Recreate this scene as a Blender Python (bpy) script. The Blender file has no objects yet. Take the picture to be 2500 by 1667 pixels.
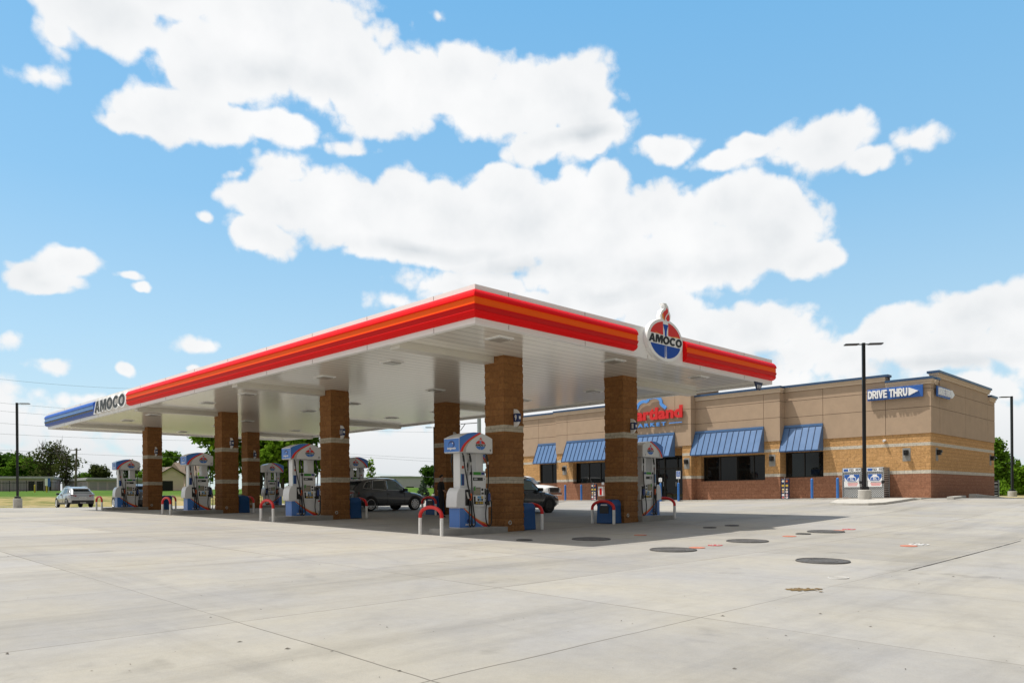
import bpy, bmesh, math, random
import numpy as np
from mathutils import Vector, Matrix
random.seed(7); rng = np.random.default_rng(7)
R = math.radians
scene = bpy.context.scene
COL = scene.collection

# ------------------------------------------------------------------ camera
CAM = Vector((-12.54, -13.87, 1.0))
YAW, ROLL, FPX, HORIZ = R(45.213), R(0.45), 1857.3, 1210.04
cd = bpy.data.cameras.new("camera"); cam = bpy.data.objects.new("camera", cd); COL.objects.link(cam)
cd.sensor_width = 36.0; cd.lens = FPX/2500*36.0
cd.shift_y = (HORIZ-833.5)/2500.0
cd.clip_start = .1; cd.clip_end = 9000
fw = Vector((math.cos(YAW), math.sin(YAW), 0)); rt = Vector((math.sin(YAW), -math.cos(YAW), 0)); up = Vector((0,0,1))
rt2 = rt*math.cos(ROLL)-up*math.sin(ROLL); up2 = up*math.cos(ROLL)+rt*math.sin(ROLL)
cam.matrix_world = Matrix(((rt2.x,up2.x,-fw.x,CAM.x),(rt2.y,up2.y,-fw.y,CAM.y),(rt2.z,up2.z,-fw.z,CAM.z),(0,0,0,1)))
scene.camera = cam
scene.view_settings.view_transform = 'Standard'; scene.view_settings.look = 'None'
scene.view_settings.exposure = 0.25; scene.view_settings.gamma = 1.0
scene.cycles.max_bounces = 8; scene.cycles.use_denoising = True

# ------------------------------------------------------------------ sun
SUN = Vector((-.26, .38, 1.0)).normalized()
sl = bpy.data.lights.new("sun", 'SUN'); sl.energy = 3.9; sl.angle = R(.53); sl.color = (1.0,.95,.87)
so = bpy.data.objects.new("sun", sl); COL.objects.link(so)
so.rotation_euler = (-SUN).to_track_quat('-Z','Y').to_euler(); so.location = (0,0,60)

# ------------------------------------------------------------------ world: clear sky with cumulus
def px_azel(x, y):
    a = (x-1250)/FPX; b = (y-HORIZ)/FPX
    c, s = math.cos(ROLL), math.sin(ROLL)
    a, b = c*a-s*b, s*a+c*b
    d = (fw + rt*a - up*b).normalized()
    return math.atan2(d.y, d.x)-YAW, math.asin(d.z)
CLOUDS = [ # centre x, centre y, half width, half height, strength
 (250,45,150,95,1),(420,15,150,60,1),(130,85,60,50,.6),(470,110,95,48,.8),(700,50,230,150,1.15),(560,170,190,110,1.05),(800,150,150,150,1.1),
 (430,272,180,62,1),(330,292,80,32,.9),(560,305,160,52,1),(690,312,85,42,.85),(1000,205,150,105,1.1),(1130,175,125,90,1.1),(920,270,165,62,1),
 (1270,225,140,105,1.1),(1390,225,120,100,1.1),(1430,330,105,78,1),(1330,345,85,48,.9),(1200,235,150,80,1),
 (1640,372,80,42,.9),(1760,396,95,34,.85),(1850,350,80,36,.8),(1990,335,130,80,1),(2110,380,75,34,.85),(2250,312,55,32,.35),
 (690,510,115,80,1.1),(640,590,85,50,1.1),(850,520,165,105,1.2),(980,480,105,80,1.2),(1100,520,165,100,1.2),(1230,455,95,62,1.2),(1260,540,165,105,1.2),
 (1390,505,75,72,1.1),(1480,478,60,52,1.1),(1480,570,155,95,1.2),(1640,540,135,88,1.2),(1800,500,125,80,1.2),(1880,570,130,95,1.15),(1965,640,70,45,1),
 (1700,640,210,95,1.2),(1450,650,190,80,1.2),(1200,600,160,65,1.1),(1500,730,230,65,1.1),(1340,745,160,50,1),(1000,590,200,55,1.1),(1150,690,200,55,.75),
 (680,420,60,36,.5),(595,436,28,16,.4),(1060,690,70,28,.7),(960,735,85,26,.5),(1640,790,160,65,1),(1850,800,120,72,1.05),(1760,835,130,75,1),(1960,850,95,52,.9),(2050,885,90,42,.8),
 (2200,805,100,65,1.1),(2350,775,130,75,1.1),(2485,735,95,75,1.1),(2130,840,70,45,1),(2300,865,190,75,1.1),(2490,835,115,92,1.1),
 (60,680,80,42,1),(150,652,78,42,1),(110,702,95,28,.9),(285,675,32,12,.6),(320,702,26,10,.5),(300,902,24,20,.8),(465,896,20,14,.7),(130,905,55,24,.5),(470,836,60,18,.35),(190,985,110,26,.5),(20,845,45,20,.35),
 (200,1120,420,60,.62),(950,1115,300,75,.7),(1400,1000,300,90,.7),(2460,1070,200,90,.7),(2350,960,160,50,.7),(1600,960,900,120,.62),(300,1060,700,80,.5),(515,545,14,14,.35),(90,185,55,30,.3),(1060,30,28,18,.35),(830,355,60,18,.35)]
GREYS = [(1650,665,280,45),(1000,600,260,28),(1480,715,200,40),(1250,640,200,35),(2300,900,260,30),(1800,880,200,40),(700,190,150,60),(1420,340,140,30)]
world = bpy.data.worlds.new("World"); scene.world = world; world.use_nodes = True
nt = world.node_tree; nt.nodes.clear()
def N(t, **k):
    n = nt.nodes.new(t)
    for a, b in k.items(): setattr(n, a, b)
    return n
def MA(op, a, b=None, c=None, clamp=False):
    n = N('ShaderNodeMath', operation=op, use_clamp=clamp)
    for i, v in enumerate((a, b, c)):
        if v is None: continue
        if isinstance(v, (int, float)): n.inputs[i].default_value = v
        else: nt.links.new(v, n.inputs[i])
    return n.outputs[0]
tc = N('ShaderNodeTexCoord')
sx = N('ShaderNodeSeparateXYZ'); nt.links.new(tc.outputs['Generated'], sx.inputs[0])
# azimuth measured from the yaw axis, elevation
rot = N('ShaderNodeVectorRotate', rotation_type='Z_AXIS'); nt.links.new(tc.outputs['Generated'], rot.inputs['Vector']); rot.inputs['Angle'].default_value = -YAW
sr = N('ShaderNodeSeparateXYZ'); nt.links.new(rot.outputs[0], sr.inputs[0])
az = MA('ARCTAN2', sr.outputs[1], sr.outputs[0]); el = MA('ARCSINE', sx.outputs[2])
cmb = N('ShaderNodeCombineXYZ'); nt.links.new(az, cmb.inputs[0]); nt.links.new(el, cmb.inputs[1])
# warp
wn = N('ShaderNodeTexNoise'); wn.inputs['Scale'].default_value = 7; wn.inputs['Detail'].default_value = 3; nt.links.new(tc.outputs['Generated'], wn.inputs['Vector'])
wv = N('ShaderNodeVectorMath', operation='MULTIPLY_ADD'); nt.links.new(wn.outputs['Color'], wv.inputs[0]); wv.inputs[1].default_value = (.09,.06,0); 
sh = N('ShaderNodeVectorMath', operation='ADD'); nt.links.new(cmb.outputs[0], sh.inputs[0]); sh.inputs[1].default_value = (-.045,-.03,0)
nt.links.new(sh.outputs[0], wv.inputs[2])
P = wv.outputs[0]
def blob(x, y, rx, ry):
    a, e = px_azel(x, y); a1, _ = px_azel(x+rx, y); _, e1 = px_azel(x, y-ry)
    ix, iy = 1/max(abs(a1-a), 1e-4), 1/max(abs(e1-e), 1e-4)
    v = N('ShaderNodeVectorMath', operation='MULTIPLY_ADD'); nt.links.new(P, v.inputs[0]); v.inputs[1].default_value = (ix, iy, 0); v.inputs[2].default_value = (-a*ix, -e*iy, 0)
    l = N('ShaderNodeVectorMath', operation='LENGTH'); nt.links.new(v.outputs[0], l.inputs[0])
    return l.outputs['Value']
acc = None
for x, y, rx, ry, st in CLOUDS:
    d = MA('MULTIPLY_ADD', blob(x, y, rx*1.10, ry*1.09), -st, st)
    acc = d if acc is None else MA('SMOOTH_MAX', acc, d, .12)
grey = None
for x, y, rx, ry in GREYS:
    d = MA('MULTIPLY_ADD', blob(x, y, rx, ry), -1.0, 1.0)
    grey = d if grey is None else MA('MAXIMUM', grey, d)
fn = N('ShaderNodeTexNoise'); fn.inputs['Scale'].default_value = 9; fn.inputs['Detail'].default_value = 12; fn.inputs['Roughness'].default_value = .68; nt.links.new(tc.outputs['Generated'], fn.inputs['Vector'])
dens = MA('ADD', acc, MA('MULTIPLY_ADD', fn.outputs[0], 1.15, -.49))
for sc_, w_ in ((13,.30),(27,.18),(55,.10)):
    bn = N('ShaderNodeTexNoise'); bn.inputs['Scale'].default_value = sc_; bn.inputs['Detail'].default_value = 1; nt.links.new(tc.outputs['Generated'], bn.inputs['Vector'])
    dens = MA('ADD', dens, MA('MULTIPLY_ADD', MA('ABSOLUTE', MA('MULTIPLY_ADD', bn.outputs[0], 2, -1)), w_*2.2, -w_*.40))
# made-up clouds outside the view, added to shape ambient light and reflections
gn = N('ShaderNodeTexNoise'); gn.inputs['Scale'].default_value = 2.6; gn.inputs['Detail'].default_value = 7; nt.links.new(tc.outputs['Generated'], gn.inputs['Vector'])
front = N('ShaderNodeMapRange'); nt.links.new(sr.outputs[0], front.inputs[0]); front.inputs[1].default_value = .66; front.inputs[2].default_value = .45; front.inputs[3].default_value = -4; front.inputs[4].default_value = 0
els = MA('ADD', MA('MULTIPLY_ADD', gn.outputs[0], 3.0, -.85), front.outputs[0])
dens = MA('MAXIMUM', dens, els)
al = N('ShaderNodeMapRange', interpolation_type='SMOOTHSTEP'); nt.links.new(dens, al.inputs[0]); al.inputs[1].default_value = .03; al.inputs[2].default_value = .36; al.inputs[4].default_value = .98
sky = N('ShaderNodeTexSky'); sky.sky_type = 'NISHITA'; sky.sun_disc = False
sky.sun_elevation = math.asin(SUN.z); sky.sun_rotation = math.atan2(SUN.x, SUN.y); sky.air_density = 1.0; sky.dust_density = .4; sky.ozone_density = 1.6; sky.altitude = 200
tint = N('ShaderNodeMix', data_type='RGBA', blend_type='MULTIPLY'); tint.inputs[0].default_value = 1.0
nt.links.new(sky.outputs[0], tint.inputs[6]); tint.inputs[7].default_value = (1.0,1.12,1.1,1)
b1 = N('ShaderNodeBackground'); b1.inputs[1].default_value = .125; 
er = N('ShaderNodeValToRGB'); nt.links.new(el, er.inputs[0])
el0 = er.color_ramp.elements
KS = 1/(.125*2**.25)
for i,(p,c) in enumerate([(0.0,(.64,.74,.80)),(.10,(.57,.75,.86)),(.19,(.47,.72,.90)),(.36,(.285,.60,.90)),(.58,(.19,.525,.89)),(1.0,(.09,.30,.66))]):
    e = el0[i] if i<2 else el0.new(p)
    e.position = p; e.color = (*[q*KS for q in c],1)
smx = N('ShaderNodeMix', data_type='RGBA'); smx.inputs[0].default_value = .75; nt.links.new(tint.outputs[2], smx.inputs[6]); nt.links.new(er.outputs[0], smx.inputs[7])
nt.links.new(smx.outputs[2], b1.inputs[0])
# cloud body: white tops, soft grey hollows and bases
g1 = MA('MULTIPLY_ADD', grey, .95, 0.0, clamp=True)
cn = N('ShaderNodeTexNoise'); cn.inputs['Scale'].default_value = 11; cn.inputs['Detail'].default_value = 6; nt.links.new(tc.outputs['Generated'], cn.inputs['Vector'])
g2 = MA('MULTIPLY', MA('MULTIPLY_ADD', cn.outputs[0], 2.6, -.85, clamp=True), .26)
thk = N('ShaderNodeMapRange', interpolation_type='SMOOTHSTEP'); nt.links.new(dens, thk.inputs[0]); thk.inputs[1].default_value = .45; thk.inputs[2].default_value = 1.25; thk.inputs[4].default_value = .20
gsum = MA('ADD', MA('MULTIPLY', MA('MULTIPLY', g1, .6), MA('MULTIPLY_ADD', cn.outputs[0], 2.4, -.5, clamp=True)), MA('ADD', g2, MA('MULTIPLY', thk.outputs[0], MA('MULTIPLY_ADD', cn.outputs[0], 2.2, -.45, clamp=True))), clamp=True)
lowm = N('ShaderNodeMapRange'); nt.links.new(el, lowm.inputs[0]); lowm.inputs[1].default_value = .13; lowm.inputs[2].default_value = .02; lowm.inputs[4].default_value = .62
gsum = MA('MAXIMUM', gsum, lowm.outputs[0])
cr = N('ShaderNodeMix', data_type='RGBA'); nt.links.new(gsum, cr.inputs[0]); cr.inputs[6].default_value = (1.0,1.0,1.0,1); cr.inputs[7].default_value = (.60,.65,.69,1)
b2 = N('ShaderNodeBackground'); b2.inputs[1].default_value = .83; 
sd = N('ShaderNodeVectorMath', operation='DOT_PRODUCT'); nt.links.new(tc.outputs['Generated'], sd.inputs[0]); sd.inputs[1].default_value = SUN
sg_ = N('ShaderNodeMapRange', interpolation_type='SMOOTHSTEP'); nt.links.new(sd.outputs['Value'], sg_.inputs[0]); sg_.inputs[1].default_value = .1; sg_.inputs[2].default_value = .98; sg_.inputs[3].default_value = .21; sg_.inputs[4].default_value = 1.1  # out-of-view clouds brightened sunward, dimmed elsewhere: added fill for the store front
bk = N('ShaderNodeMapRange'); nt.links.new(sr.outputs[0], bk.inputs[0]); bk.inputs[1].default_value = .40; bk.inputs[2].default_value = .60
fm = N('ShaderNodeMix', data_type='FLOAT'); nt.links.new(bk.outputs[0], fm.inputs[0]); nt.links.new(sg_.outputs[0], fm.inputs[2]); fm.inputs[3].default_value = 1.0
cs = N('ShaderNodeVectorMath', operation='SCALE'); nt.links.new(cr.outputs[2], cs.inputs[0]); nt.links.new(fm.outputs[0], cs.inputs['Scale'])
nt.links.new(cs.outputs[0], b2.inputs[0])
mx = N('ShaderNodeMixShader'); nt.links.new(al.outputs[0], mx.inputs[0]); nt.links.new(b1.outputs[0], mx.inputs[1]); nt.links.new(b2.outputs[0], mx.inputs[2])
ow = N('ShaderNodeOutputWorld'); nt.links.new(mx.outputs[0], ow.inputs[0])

# ------------------------------------------------------------------ ground heights (gently graded site)
GC = (-0.1228,0.18808,0.37918,0.12572,-0.11419,-0.07339)
GP = [(3.9,2.95,-.0649),(3.9,13.1,.01734),(3.9,23.5,-.00773),(3.9,34,.04619),(9.9,2.9,-.02227),(9.9,34,-.04078),(31.3,-.99,.27387),(31.3,24.07,.0004),(43.24,-.99,-.18405)]
def lot_z(u, v):
    a = min(max(u,-18),33)/20; b = min(max(v,-22),62)/20
    z = GC[0]+GC[1]*a+GC[2]*b+GC[3]*a*a+GC[4]*a*b+GC[5]*b*b
    for p, q, w in GP: z += w*math.exp(-((u-p)**2+(v-q)**2)/98.0)
    return z
U0, U1, V0, V1 = -46, 56, -46, 62
def far_z(u, v):
    cu, cv = min(max(u,U0),U1), min(max(v,V0),V1)
    z = lot_z(cu, cv)+.12
    dd = (u+12.54)*.7045+(v+13.87)*.7097
    t = min(max((v-10)/35,0),1); t = t*t*(3-2*t)
    r = min(max(dd-68,0)*.042, 1.95)
    return z*(1-t*.6*min(r,1))+ r*t + .35*t*.6*min(r,1)
def gz(u, v):
    return lot_z(u,v) if (U0<=u<=U1 and V0<=v<=V1) else far_z(u,v)

# ------------------------------------------------------------------ helpers
def srgb(h):
    h = h.lstrip('#'); o = []
    for i in (0,2,4):
        c = int(h[i:i+2],16)/255; o.append(c/12.92 if c<=.04045 else ((c+.055)/1.055)**2.4)
    return (*o,1)
MATS = {}
def mat(name, col, rough=.6, metal=0, spec=.5, var=0, vscale=3, bump=0, bscale=20, coat=0, stretch=None, emit=None, detail=4, coords='Object'):
    if name in MATS: return MATS[name]
    m = bpy.data.materials.new(name); m.use_nodes = True; t = m.node_tree; b = t.nodes['Principled BSDF']
    if isinstance(col, str): col = srgb(col)
    col = (*col[:3],1)
    b.inputs['Base Color'].default_value = col; b.inputs['Roughness'].default_value = rough; b.inputs['Metallic'].default_value = metal
    b.inputs['Specular IOR Level'].default_value = spec; b.inputs['Coat Weight'].default_value = coat; b.inputs['Coat Roughness'].default_value = .06
    if var or bump:
        tc = t.nodes.new('ShaderNodeTexCoord'); mp = t.nodes.new('ShaderNodeMapping'); t.links.new(tc.outputs[coords], mp.inputs[0])
        if stretch: mp.inputs['Scale'].default_value = stretch
    if var:
        n = t.nodes.new('ShaderNodeTexNoise'); n.inputs['Scale'].default_value = vscale; n.inputs['Detail'].default_value = detail; n.inputs['Roughness'].default_value = .6
        t.links.new(mp.outputs[0], n.inputs['Vector'])
        r = t.nodes.new('ShaderNodeValToRGB'); t.links.new(n.outputs[0], r.inputs[0])
        r.color_ramp.elements[0].position = .3; r.color_ramp.elements[1].position = .7
        r.color_ramp.elements[0].color = (*[c*(1-var) for c in col[:3]],1); r.color_ramp.elements[1].color = (*[min(1,c*(1+var)) for c in col[:3]],1)
        t.links.new(r.outputs[0], b.inputs['Base Color'])
        rr = t.nodes.new('ShaderNodeMapRange'); t.links.new(n.outputs[0], rr.inputs[0]); rr.inputs[3].default_value = max(0,rough-.08); rr.inputs[4].default_value = min(1,rough+.08); t.links.new(rr.outputs[0], b.inputs['Roughness'])
    if bump:
        n2 = t.nodes.new('ShaderNodeTexNoise'); n2.inputs['Scale'].default_value = bscale; n2.inputs['Detail'].default_value = 5; t.links.new(mp.outputs[0], n2.inputs['Vector'])
        bp = t.nodes.new('ShaderNodeBump'); bp.inputs['Strength'].default_value = bump; bp.inputs['Distance'].default_value = .02; t.links.new(n2.outputs[0], bp.inputs['Height']); t.links.new(bp.outputs[0], b.inputs['Normal'])
    if emit: b.inputs['Emission Color'].default_value = col; b.inputs['Emission Strength'].default_value = emit
    MATS[name] = m; return m

class MB:
    def __init__(s): s.v=[]; s.f=[]; s.m=[]; s.mats=[]; s.sm=[]
    def mi(s, m):
        if m not in s.mats: s.mats.append(m)
        return s.mats.index(m)
    def add(s, vs, fs, m, smooth=False):
        o=len(s.v); s.v += [tuple(map(float,p)) for p in vs]; k=s.mi(m)
        for f in fs: s.f.append([o+i for i in f]); s.m.append(k); s.sm.append(smooth)
        return s
    def box(s, x0,x1,y0,y1,z0,z1,m):
        return s.add([(x0,y0,z0),(x1,y0,z0),(x1,y1,z0),(x0,y1,z0),(x0,y0,z1),(x1,y0,z1),(x1,y1,z1),(x0,y1,z1)],
          [(3,2,1,0),(4,5,6,7),(0,1,5,4),(1,2,6,5),(2,3,7,6),(3,0,4,7)],m)
    def plate(s, poly, fr, d0, d1, m, smooth=False):
        O,Rv,Uv = [Vector(q) for q in fr]; Nn=Rv.cross(Uv); n=len(poly)
        a=[O+Rv*x+Uv*y+Nn*d0 for x,y in poly]; b=[O+Rv*x+Uv*y+Nn*d1 for x,y in poly]
        return s.add(a+b,[tuple(range(n,2*n)),tuple(range(n-1,-1,-1))]+[(i,(i+1)%n,n+(i+1)%n,n+i) for i in range(n)],m,smooth)
    def cyl(s, c, r, z0, z1, m, n=20, r1=None, axis='z', smooth=True):
        r1 = r if r1 is None else r1; c=Vector(c)
        ax={'z':(Vector((1,0,0)),Vector((0,1,0)),Vector((0,0,1))),'x':(Vector((0,1,0)),Vector((0,0,1)),Vector((1,0,0))),'y':(Vector((0,0,1)),Vector((1,0,0)),Vector((0,1,0)))}[axis]
        vs=[]
        for z,rr in ((z0,r),(z1,r1)):
            for i in range(n):
                t=2*math.pi*i/n; vs.append(c+ax[0]*rr*math.cos(t)+ax[1]*rr*math.sin(t)+ax[2]*z)
        s.add(vs,[(i,(i+1)%n,n+(i+1)%n,n+i) for i in range(n)],m,smooth)
        s.add(vs[:n],[tuple(range(n-1,-1,-1))],m); s.add(vs[n:],[tuple(range(n))],m); return s
    def tube(s, pts, r, m, n=8, r_end=None, cap=True):
        pts=[Vector(p) for p in pts]; k=len(pts); vs=[]; prev=None
        for i,p in enumerate(pts):
            t=(pts[min(i+1,k-1)]-pts[max(i-1,0)]).normalized()
            if prev is None:
                a=t.orthogonal().normalized()
            else:
                a=(prev-t*prev.dot(t)); a = a.normalized() if a.length>1e-5 else t.orthogonal().normalized()
            prev=a; b=t.cross(a); rr=r if r_end is None else r+(r_end-r)*i/(k-1)
            if isinstance(r,(list,tuple)): rr=r[i]
            for j in range(n):
                q=2*math.pi*j/n; vs.append(p+a*rr*math.cos(q)+b*rr*math.sin(q))
        fs=[(i*n+j,i*n+(j+1)%n,(i+1)*n+(j+1)%n,(i+1)*n+j) for i in range(k-1) for j in range(n)]
        s.add(vs,fs,m,True)
        if cap: s.add(vs[:n],[tuple(range(n-1,-1,-1))],m); s.add(vs[-n:],[tuple(range(n))],m)
        return s
    def lathe(s, c, prof, m, n=24):
        c=Vector(c); vs=[]
        for r,z in prof:
            for i in range(n):
                t=2*math.pi*i/n; vs.append(c+Vector((r*math.cos(t),r*math.sin(t),z)))
        k=len(prof)
        s.add(vs,[(i*n+j,i*n+(j+1)%n,(i+1)*n+(j+1)%n,(i+1)*n+j) for i in range(k-1) for j in range(n)],m,True)
        s.add(vs[:n],[tuple(range(n-1,-1,-1))],m); s.add(vs[-n:],[tuple(range(n))],m); return s
    def build(s, name, parent=None, loc=None, recalc=True, bevel=0, angle=35, seg=2):
        me=bpy.data.meshes.new(name); me.from_pydata(s.v,[],s.f)
        for m in s.mats: me.materials.append(m)
        me.polygons.foreach_set('material_index',s.m); me.polygons.foreach_set('use_smooth',[True if (x or bevel) else False for x in s.sm]); me.update()
        if recalc:
            bm=bmesh.new(); bm.from_mesh(me); bmesh.ops.remove_doubles(bm,verts=bm.verts,dist=1e-5) ; bmesh.ops.recalc_face_normals(bm,faces=bm.faces); bm.to_mesh(me); bm.free()
        if any(s.sm) or bevel: me.set_sharp_from_angle(angle=R(angle))
        o=bpy.data.objects.new(name,me); COL.objects.link(o)
        if parent is not None: o.parent=parent
        if loc is not None: o.location=loc
        if bevel:
            b=o.modifiers.new('bevel','BEVEL'); b.width=bevel; b.segments=seg; b.limit_method='ANGLE'; b.angle_limit=R(40); b.harden_normals=True
        return o
def tag(o, label=None, cat=None, group=None, kind=None):
    if label: o['label']=label
    if cat: o['category']=cat
    if group: o['group']=group
    if kind: o['kind']=kind
    return o
def thing(name, loc, label, cat, group=None, rz=0):
    o=bpy.data.objects.new(name,None); COL.objects.link(o); o.location=loc; o.rotation_euler=(0,0,rz); o.empty_display_size=.3
    return tag(o,label,cat,group)
def dup(root, loc, rz=None, label=None):
    kids={}
    for o in list(COL.objects): kids.setdefault(o.parent,[]).append(o)
    def rec(o,par):
        c=o.copy(); COL.objects.link(c)
        if par is not None: c.parent=par
        for ch in kids.get(o,[]): rec(ch,c)
        return c
    r=rec(root,None); r.location=loc
    if rz is not None: r.rotation_euler=(0,0,rz)
    if label: r['label']=label
    return r
FW=((0,-1,0),(0,0,1)); FS=((1,0,0),(0,0,1))      # facing -u (west) and -v (south)
def text(name, s, fr, size, m, parent=None, ext=.01, off=0, d=0, sq=1.0, shear=0, align='CENTER', space=1.0, fit=None):
    cu=bpy.data.curves.new('t','FONT'); cu.body=s; cu.size=size; cu.extrude=ext; cu.offset=off; cu.align_x=align; cu.align_y='CENTER'; cu.shear=shear; cu.space_character=space; cu.resolution_u=4
    co=bpy.data.objects.new('t',cu); COL.objects.link(co)
    dg=bpy.context.evaluated_depsgraph_get(); me=bpy.data.meshes.new_from_object(co.evaluated_get(dg)); bpy.data.objects.remove(co); bpy.data.curves.remove(cu)
    O,Rv,Uv=[Vector(q) for q in fr]; Nn=Rv.cross(Uv)
    xs=[v.co.x for v in me.vertices]; ys=[v.co.y for v in me.vertices]; mxx=(min(xs)+max(xs))/2; myy=(min(ys)+max(ys))/2
    if fit:
        sq=fit/(max(xs)-min(xs))
        for v in me.vertices: v.co.x-=mxx; v.co.y-=myy
    for v in me.vertices:
        x,y,z=v.co; v.co=O+Rv*(x*sq)+Uv*y+Nn*(z+d)
    me.materials.clear(); me.materials.append(m); me.name=name
    o=bpy.data.objects.new(name,me); COL.objects.link(o)
    if parent is not None: o.parent=parent
    return o
def ring2(cx,cy,ro,so,ri,si,a0,a1,n):
    out=[]
    for i in range(n):
        a,b=R(a0+(a1-a0)*i/n),R(a0+(a1-a0)*(i+1)/n)
        out.append([(cx+ri*math.cos(a),cy+si*math.sin(a)),(cx+ro*math.cos(a),cy+so*math.sin(a)),(cx+ro*math.cos(b),cy+so*math.sin(b)),(cx+ri*math.cos(b),cy+si*math.sin(b))])
    return out
def rc(x0,x1,y0,y1): return [(x0,y0),(x1,y0),(x1,y1),(x0,y1)]
GLYPH={
 'A':(1.0,[[(0,0),(.28,0),(.5,.74),(.5,1),(.35,1)],[(1,0),(.65,1),(.5,1),(.5,.74),(.72,0)],[(.345,.2),(.655,.2),(.59,.42),(.41,.42)]]),
 'M':(1.16,[rc(0,.25,0,1),rc(.91,1.16,0,1),[(.25,1),(.40,1),(.58,.52),(.58,.06),(.5,.06),(.25,.68)],[(.91,1),(.91,.68),(.66,.06),(.58,.06),(.58,.52),(.76,1)]]),
 'O':(1.06,ring2(.53,.5,.53,.52,.26,.27,0,360,28)),
 'C':(.98,ring2(.53,.5,.53,.52,.26,.27,42,318,24)),
 'D':(.92,[rc(0,.27,0,1),rc(.27,.42,.78,1),rc(.27,.42,0,.22)]+ring2(.42,.5,.5,.5,.23,.28,-90,90,16)),
 'R':(.92,[rc(0,.27,0,1),rc(.27,.5,.80,1),rc(.27,.5,.37,.57)]+ring2(.5,.685,.36,.315,.1,.115,-90,90,12)+[[(.40,.37),(.66,0),(.96,0),(.67,.395),(.5,.37)]]),
 'I':(.27,[rc(0,.27,0,1)]),
 'V':(1.0,[[(0,1),(.36,0),(.5,0),(.5,.30),(.28,1)],[(1,1),(.72,1),(.5,.30),(.5,0),(.64,0)]]),
 'E':(.76,[rc(0,.27,0,1),rc(.27,.76,.79,1),rc(.27,.72,.40,.60),rc(.27,.76,0,.21)]),
 'T':(.86,[rc(0,.86,.78,1),rc(.295,.565,0,.78)]),
 'H':(.94,[rc(0,.27,0,1),rc(.67,.94,0,1),rc(.27,.67,.39,.61)]),
 'U':(.92,[rc(0,.27,.46,1),rc(.65,.92,.46,1)]+ring2(.46,.46,.46,.46,.19,.22,180,360,16)),
 'K':(.95,[rc(0,.27,0,1),[(.27,.36),(.42,.54),(.78,0),(1.0,0),(.56,.66),(.92,1),(.62,1),(.27,.62)]]),
}
def glyphs(name, s, O, fr, height, width, m, parent, d0, d1, shear=0, gap=.10, grow=0):
    tot=sum(GLYPH[c][0] if c!=' ' else .38 for c in s)+gap*(len(s)-1); kx=width/tot; x=-tot/2; b=MB()
    for c in s:
        if c==' ': x+=.38+gap; continue
        w,polys=GLYPH[c]
        for p in polys:
            q=[]
            cx=sum(a for a,_ in p)/len(p); cy=sum(e for _,e in p)/len(p)
            for a,e in p:
                X_=(x+a)*kx; Y_=(e-.5)*height
                if grow:
                    gx,gy=x+w/2,.5; X_+=0; 
                q.append((X_+shear*Y_,Y_))
            b.plate(q,(O,*fr),d0,d1,m)
        x+=w+gap
    return b.build(name,parent,recalc=False)
def catmull(pts, k=6):
    p=[Vector(q) for q in pts]; p=[p[0]*2-p[1]]+p+[p[-1]*2-p[-2]]; out=[]
    for i in range(1,len(p)-2):
        for j in range(k):
            t=j/k; a,b,c,d=p[i-1:i+3]
            out.append(.5*((2*b)+(c-a)*t+(2*a-5*b+4*c-d)*t*t+(3*b-a-3*c+d)*t**3))
    out.append(p[-2]); return out
def ell(cx,cy,rx,ry,n=32,a0=0,a1=360):
    full = abs(a1-a0)>=360
    return [(cx+rx*math.cos(R(a0+(a1-a0)*i/(n if full else n-1))),cy+ry*math.sin(R(a0+(a1-a0)*i/(n if full else n-1)))) for i in range(n)]

# ------------------------------------------------------------------ materials
WHITE=mat('white_metal','#E8E6E2',.35,var=.04,vscale=1.2)
FASC=mat('fascia_white',(.86,.85,.84),.4,var=.03,vscale=.6)
RED=mat('red_acrylic',(.80,.008,.010),.42,spec=.07); ORANGE=mat('orange_acrylic',(.95,.128,.012),.42,spec=.07)
DRED=mat('red_crease_shade',(.60,.003,.005),.35,spec=.15)
BLUE=mat('blue_acrylic',(.02,.085,.40),.36,spec=.15); LBLUE=mat('light_blue_acrylic',(.12,.28,.60),.3,spec=.3)
BLACK=mat('black_plastic',(.012,.012,.013),.4); DGREY=mat('dark_grey_plastic',(.05,.05,.055),.45)
STEEL=mat('galvanised_steel',(.45,.47,.48),.4,metal=.8,var=.15,vscale=8)
CONC=mat('cast_concrete',(.46,.44,.40),.85,var=.12,vscale=5,bump=.25,bscale=60)
ISL=mat('island_concrete',(.30,.29,.27),.85,var=.14,vscale=3,bump=.25,bscale=50)
POLE=mat('black_pole_paint',(.008,.009,.011),.35,var=.2,vscale=3)
LETW=mat('letter_white',(.85,.85,.85),.35); LETK=mat('letter_black',(.012,.013,.014),.4); LETG=mat('letter_charcoal',(.022,.022,.022),.45)
PBLUE=mat('pump_blue',(.05,.19,.58),.3,coat=.3); PWHITE=mat('pump_white',(.72,.72,.72),.32,coat=.3,var=.03,vscale=2)
PDBLUE=mat('pump_dark_blue',(.015,.045,.20),.3,coat=.3); PRED=mat('pump_red',(.72,.02,.012),.3,coat=.3); PGREY=mat('pump_grey',(.42,.43,.44),.35)
BOLW=mat('hoop_white',(.78,.77,.75),.4,var=.05,vscale=9); BOLR=mat('hoop_red',(.66,.012,.010),.35,var=.06,vscale=9)
BINB=mat('bin_blue',(.006,.075,.245),.45,var=.05,vscale=5)
BOLB=mat('bollard_blue',(.04,.17,.50),.4,var=.05,vscale=9)
RUBBER=mat('black_rubber',(.012,.012,.012),.6)
GLASS=mat('dark_window_glass',(.006,.007,.007),.02,spec=.55)
FRAME=mat('bronze_frame',(.03,.026,.022),.4,metal=.4)
STUC=mat('stucco_tan',(.43,.312,.216),.9,var=.06,vscale=1.6,bump=.25,bscale=90)
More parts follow.
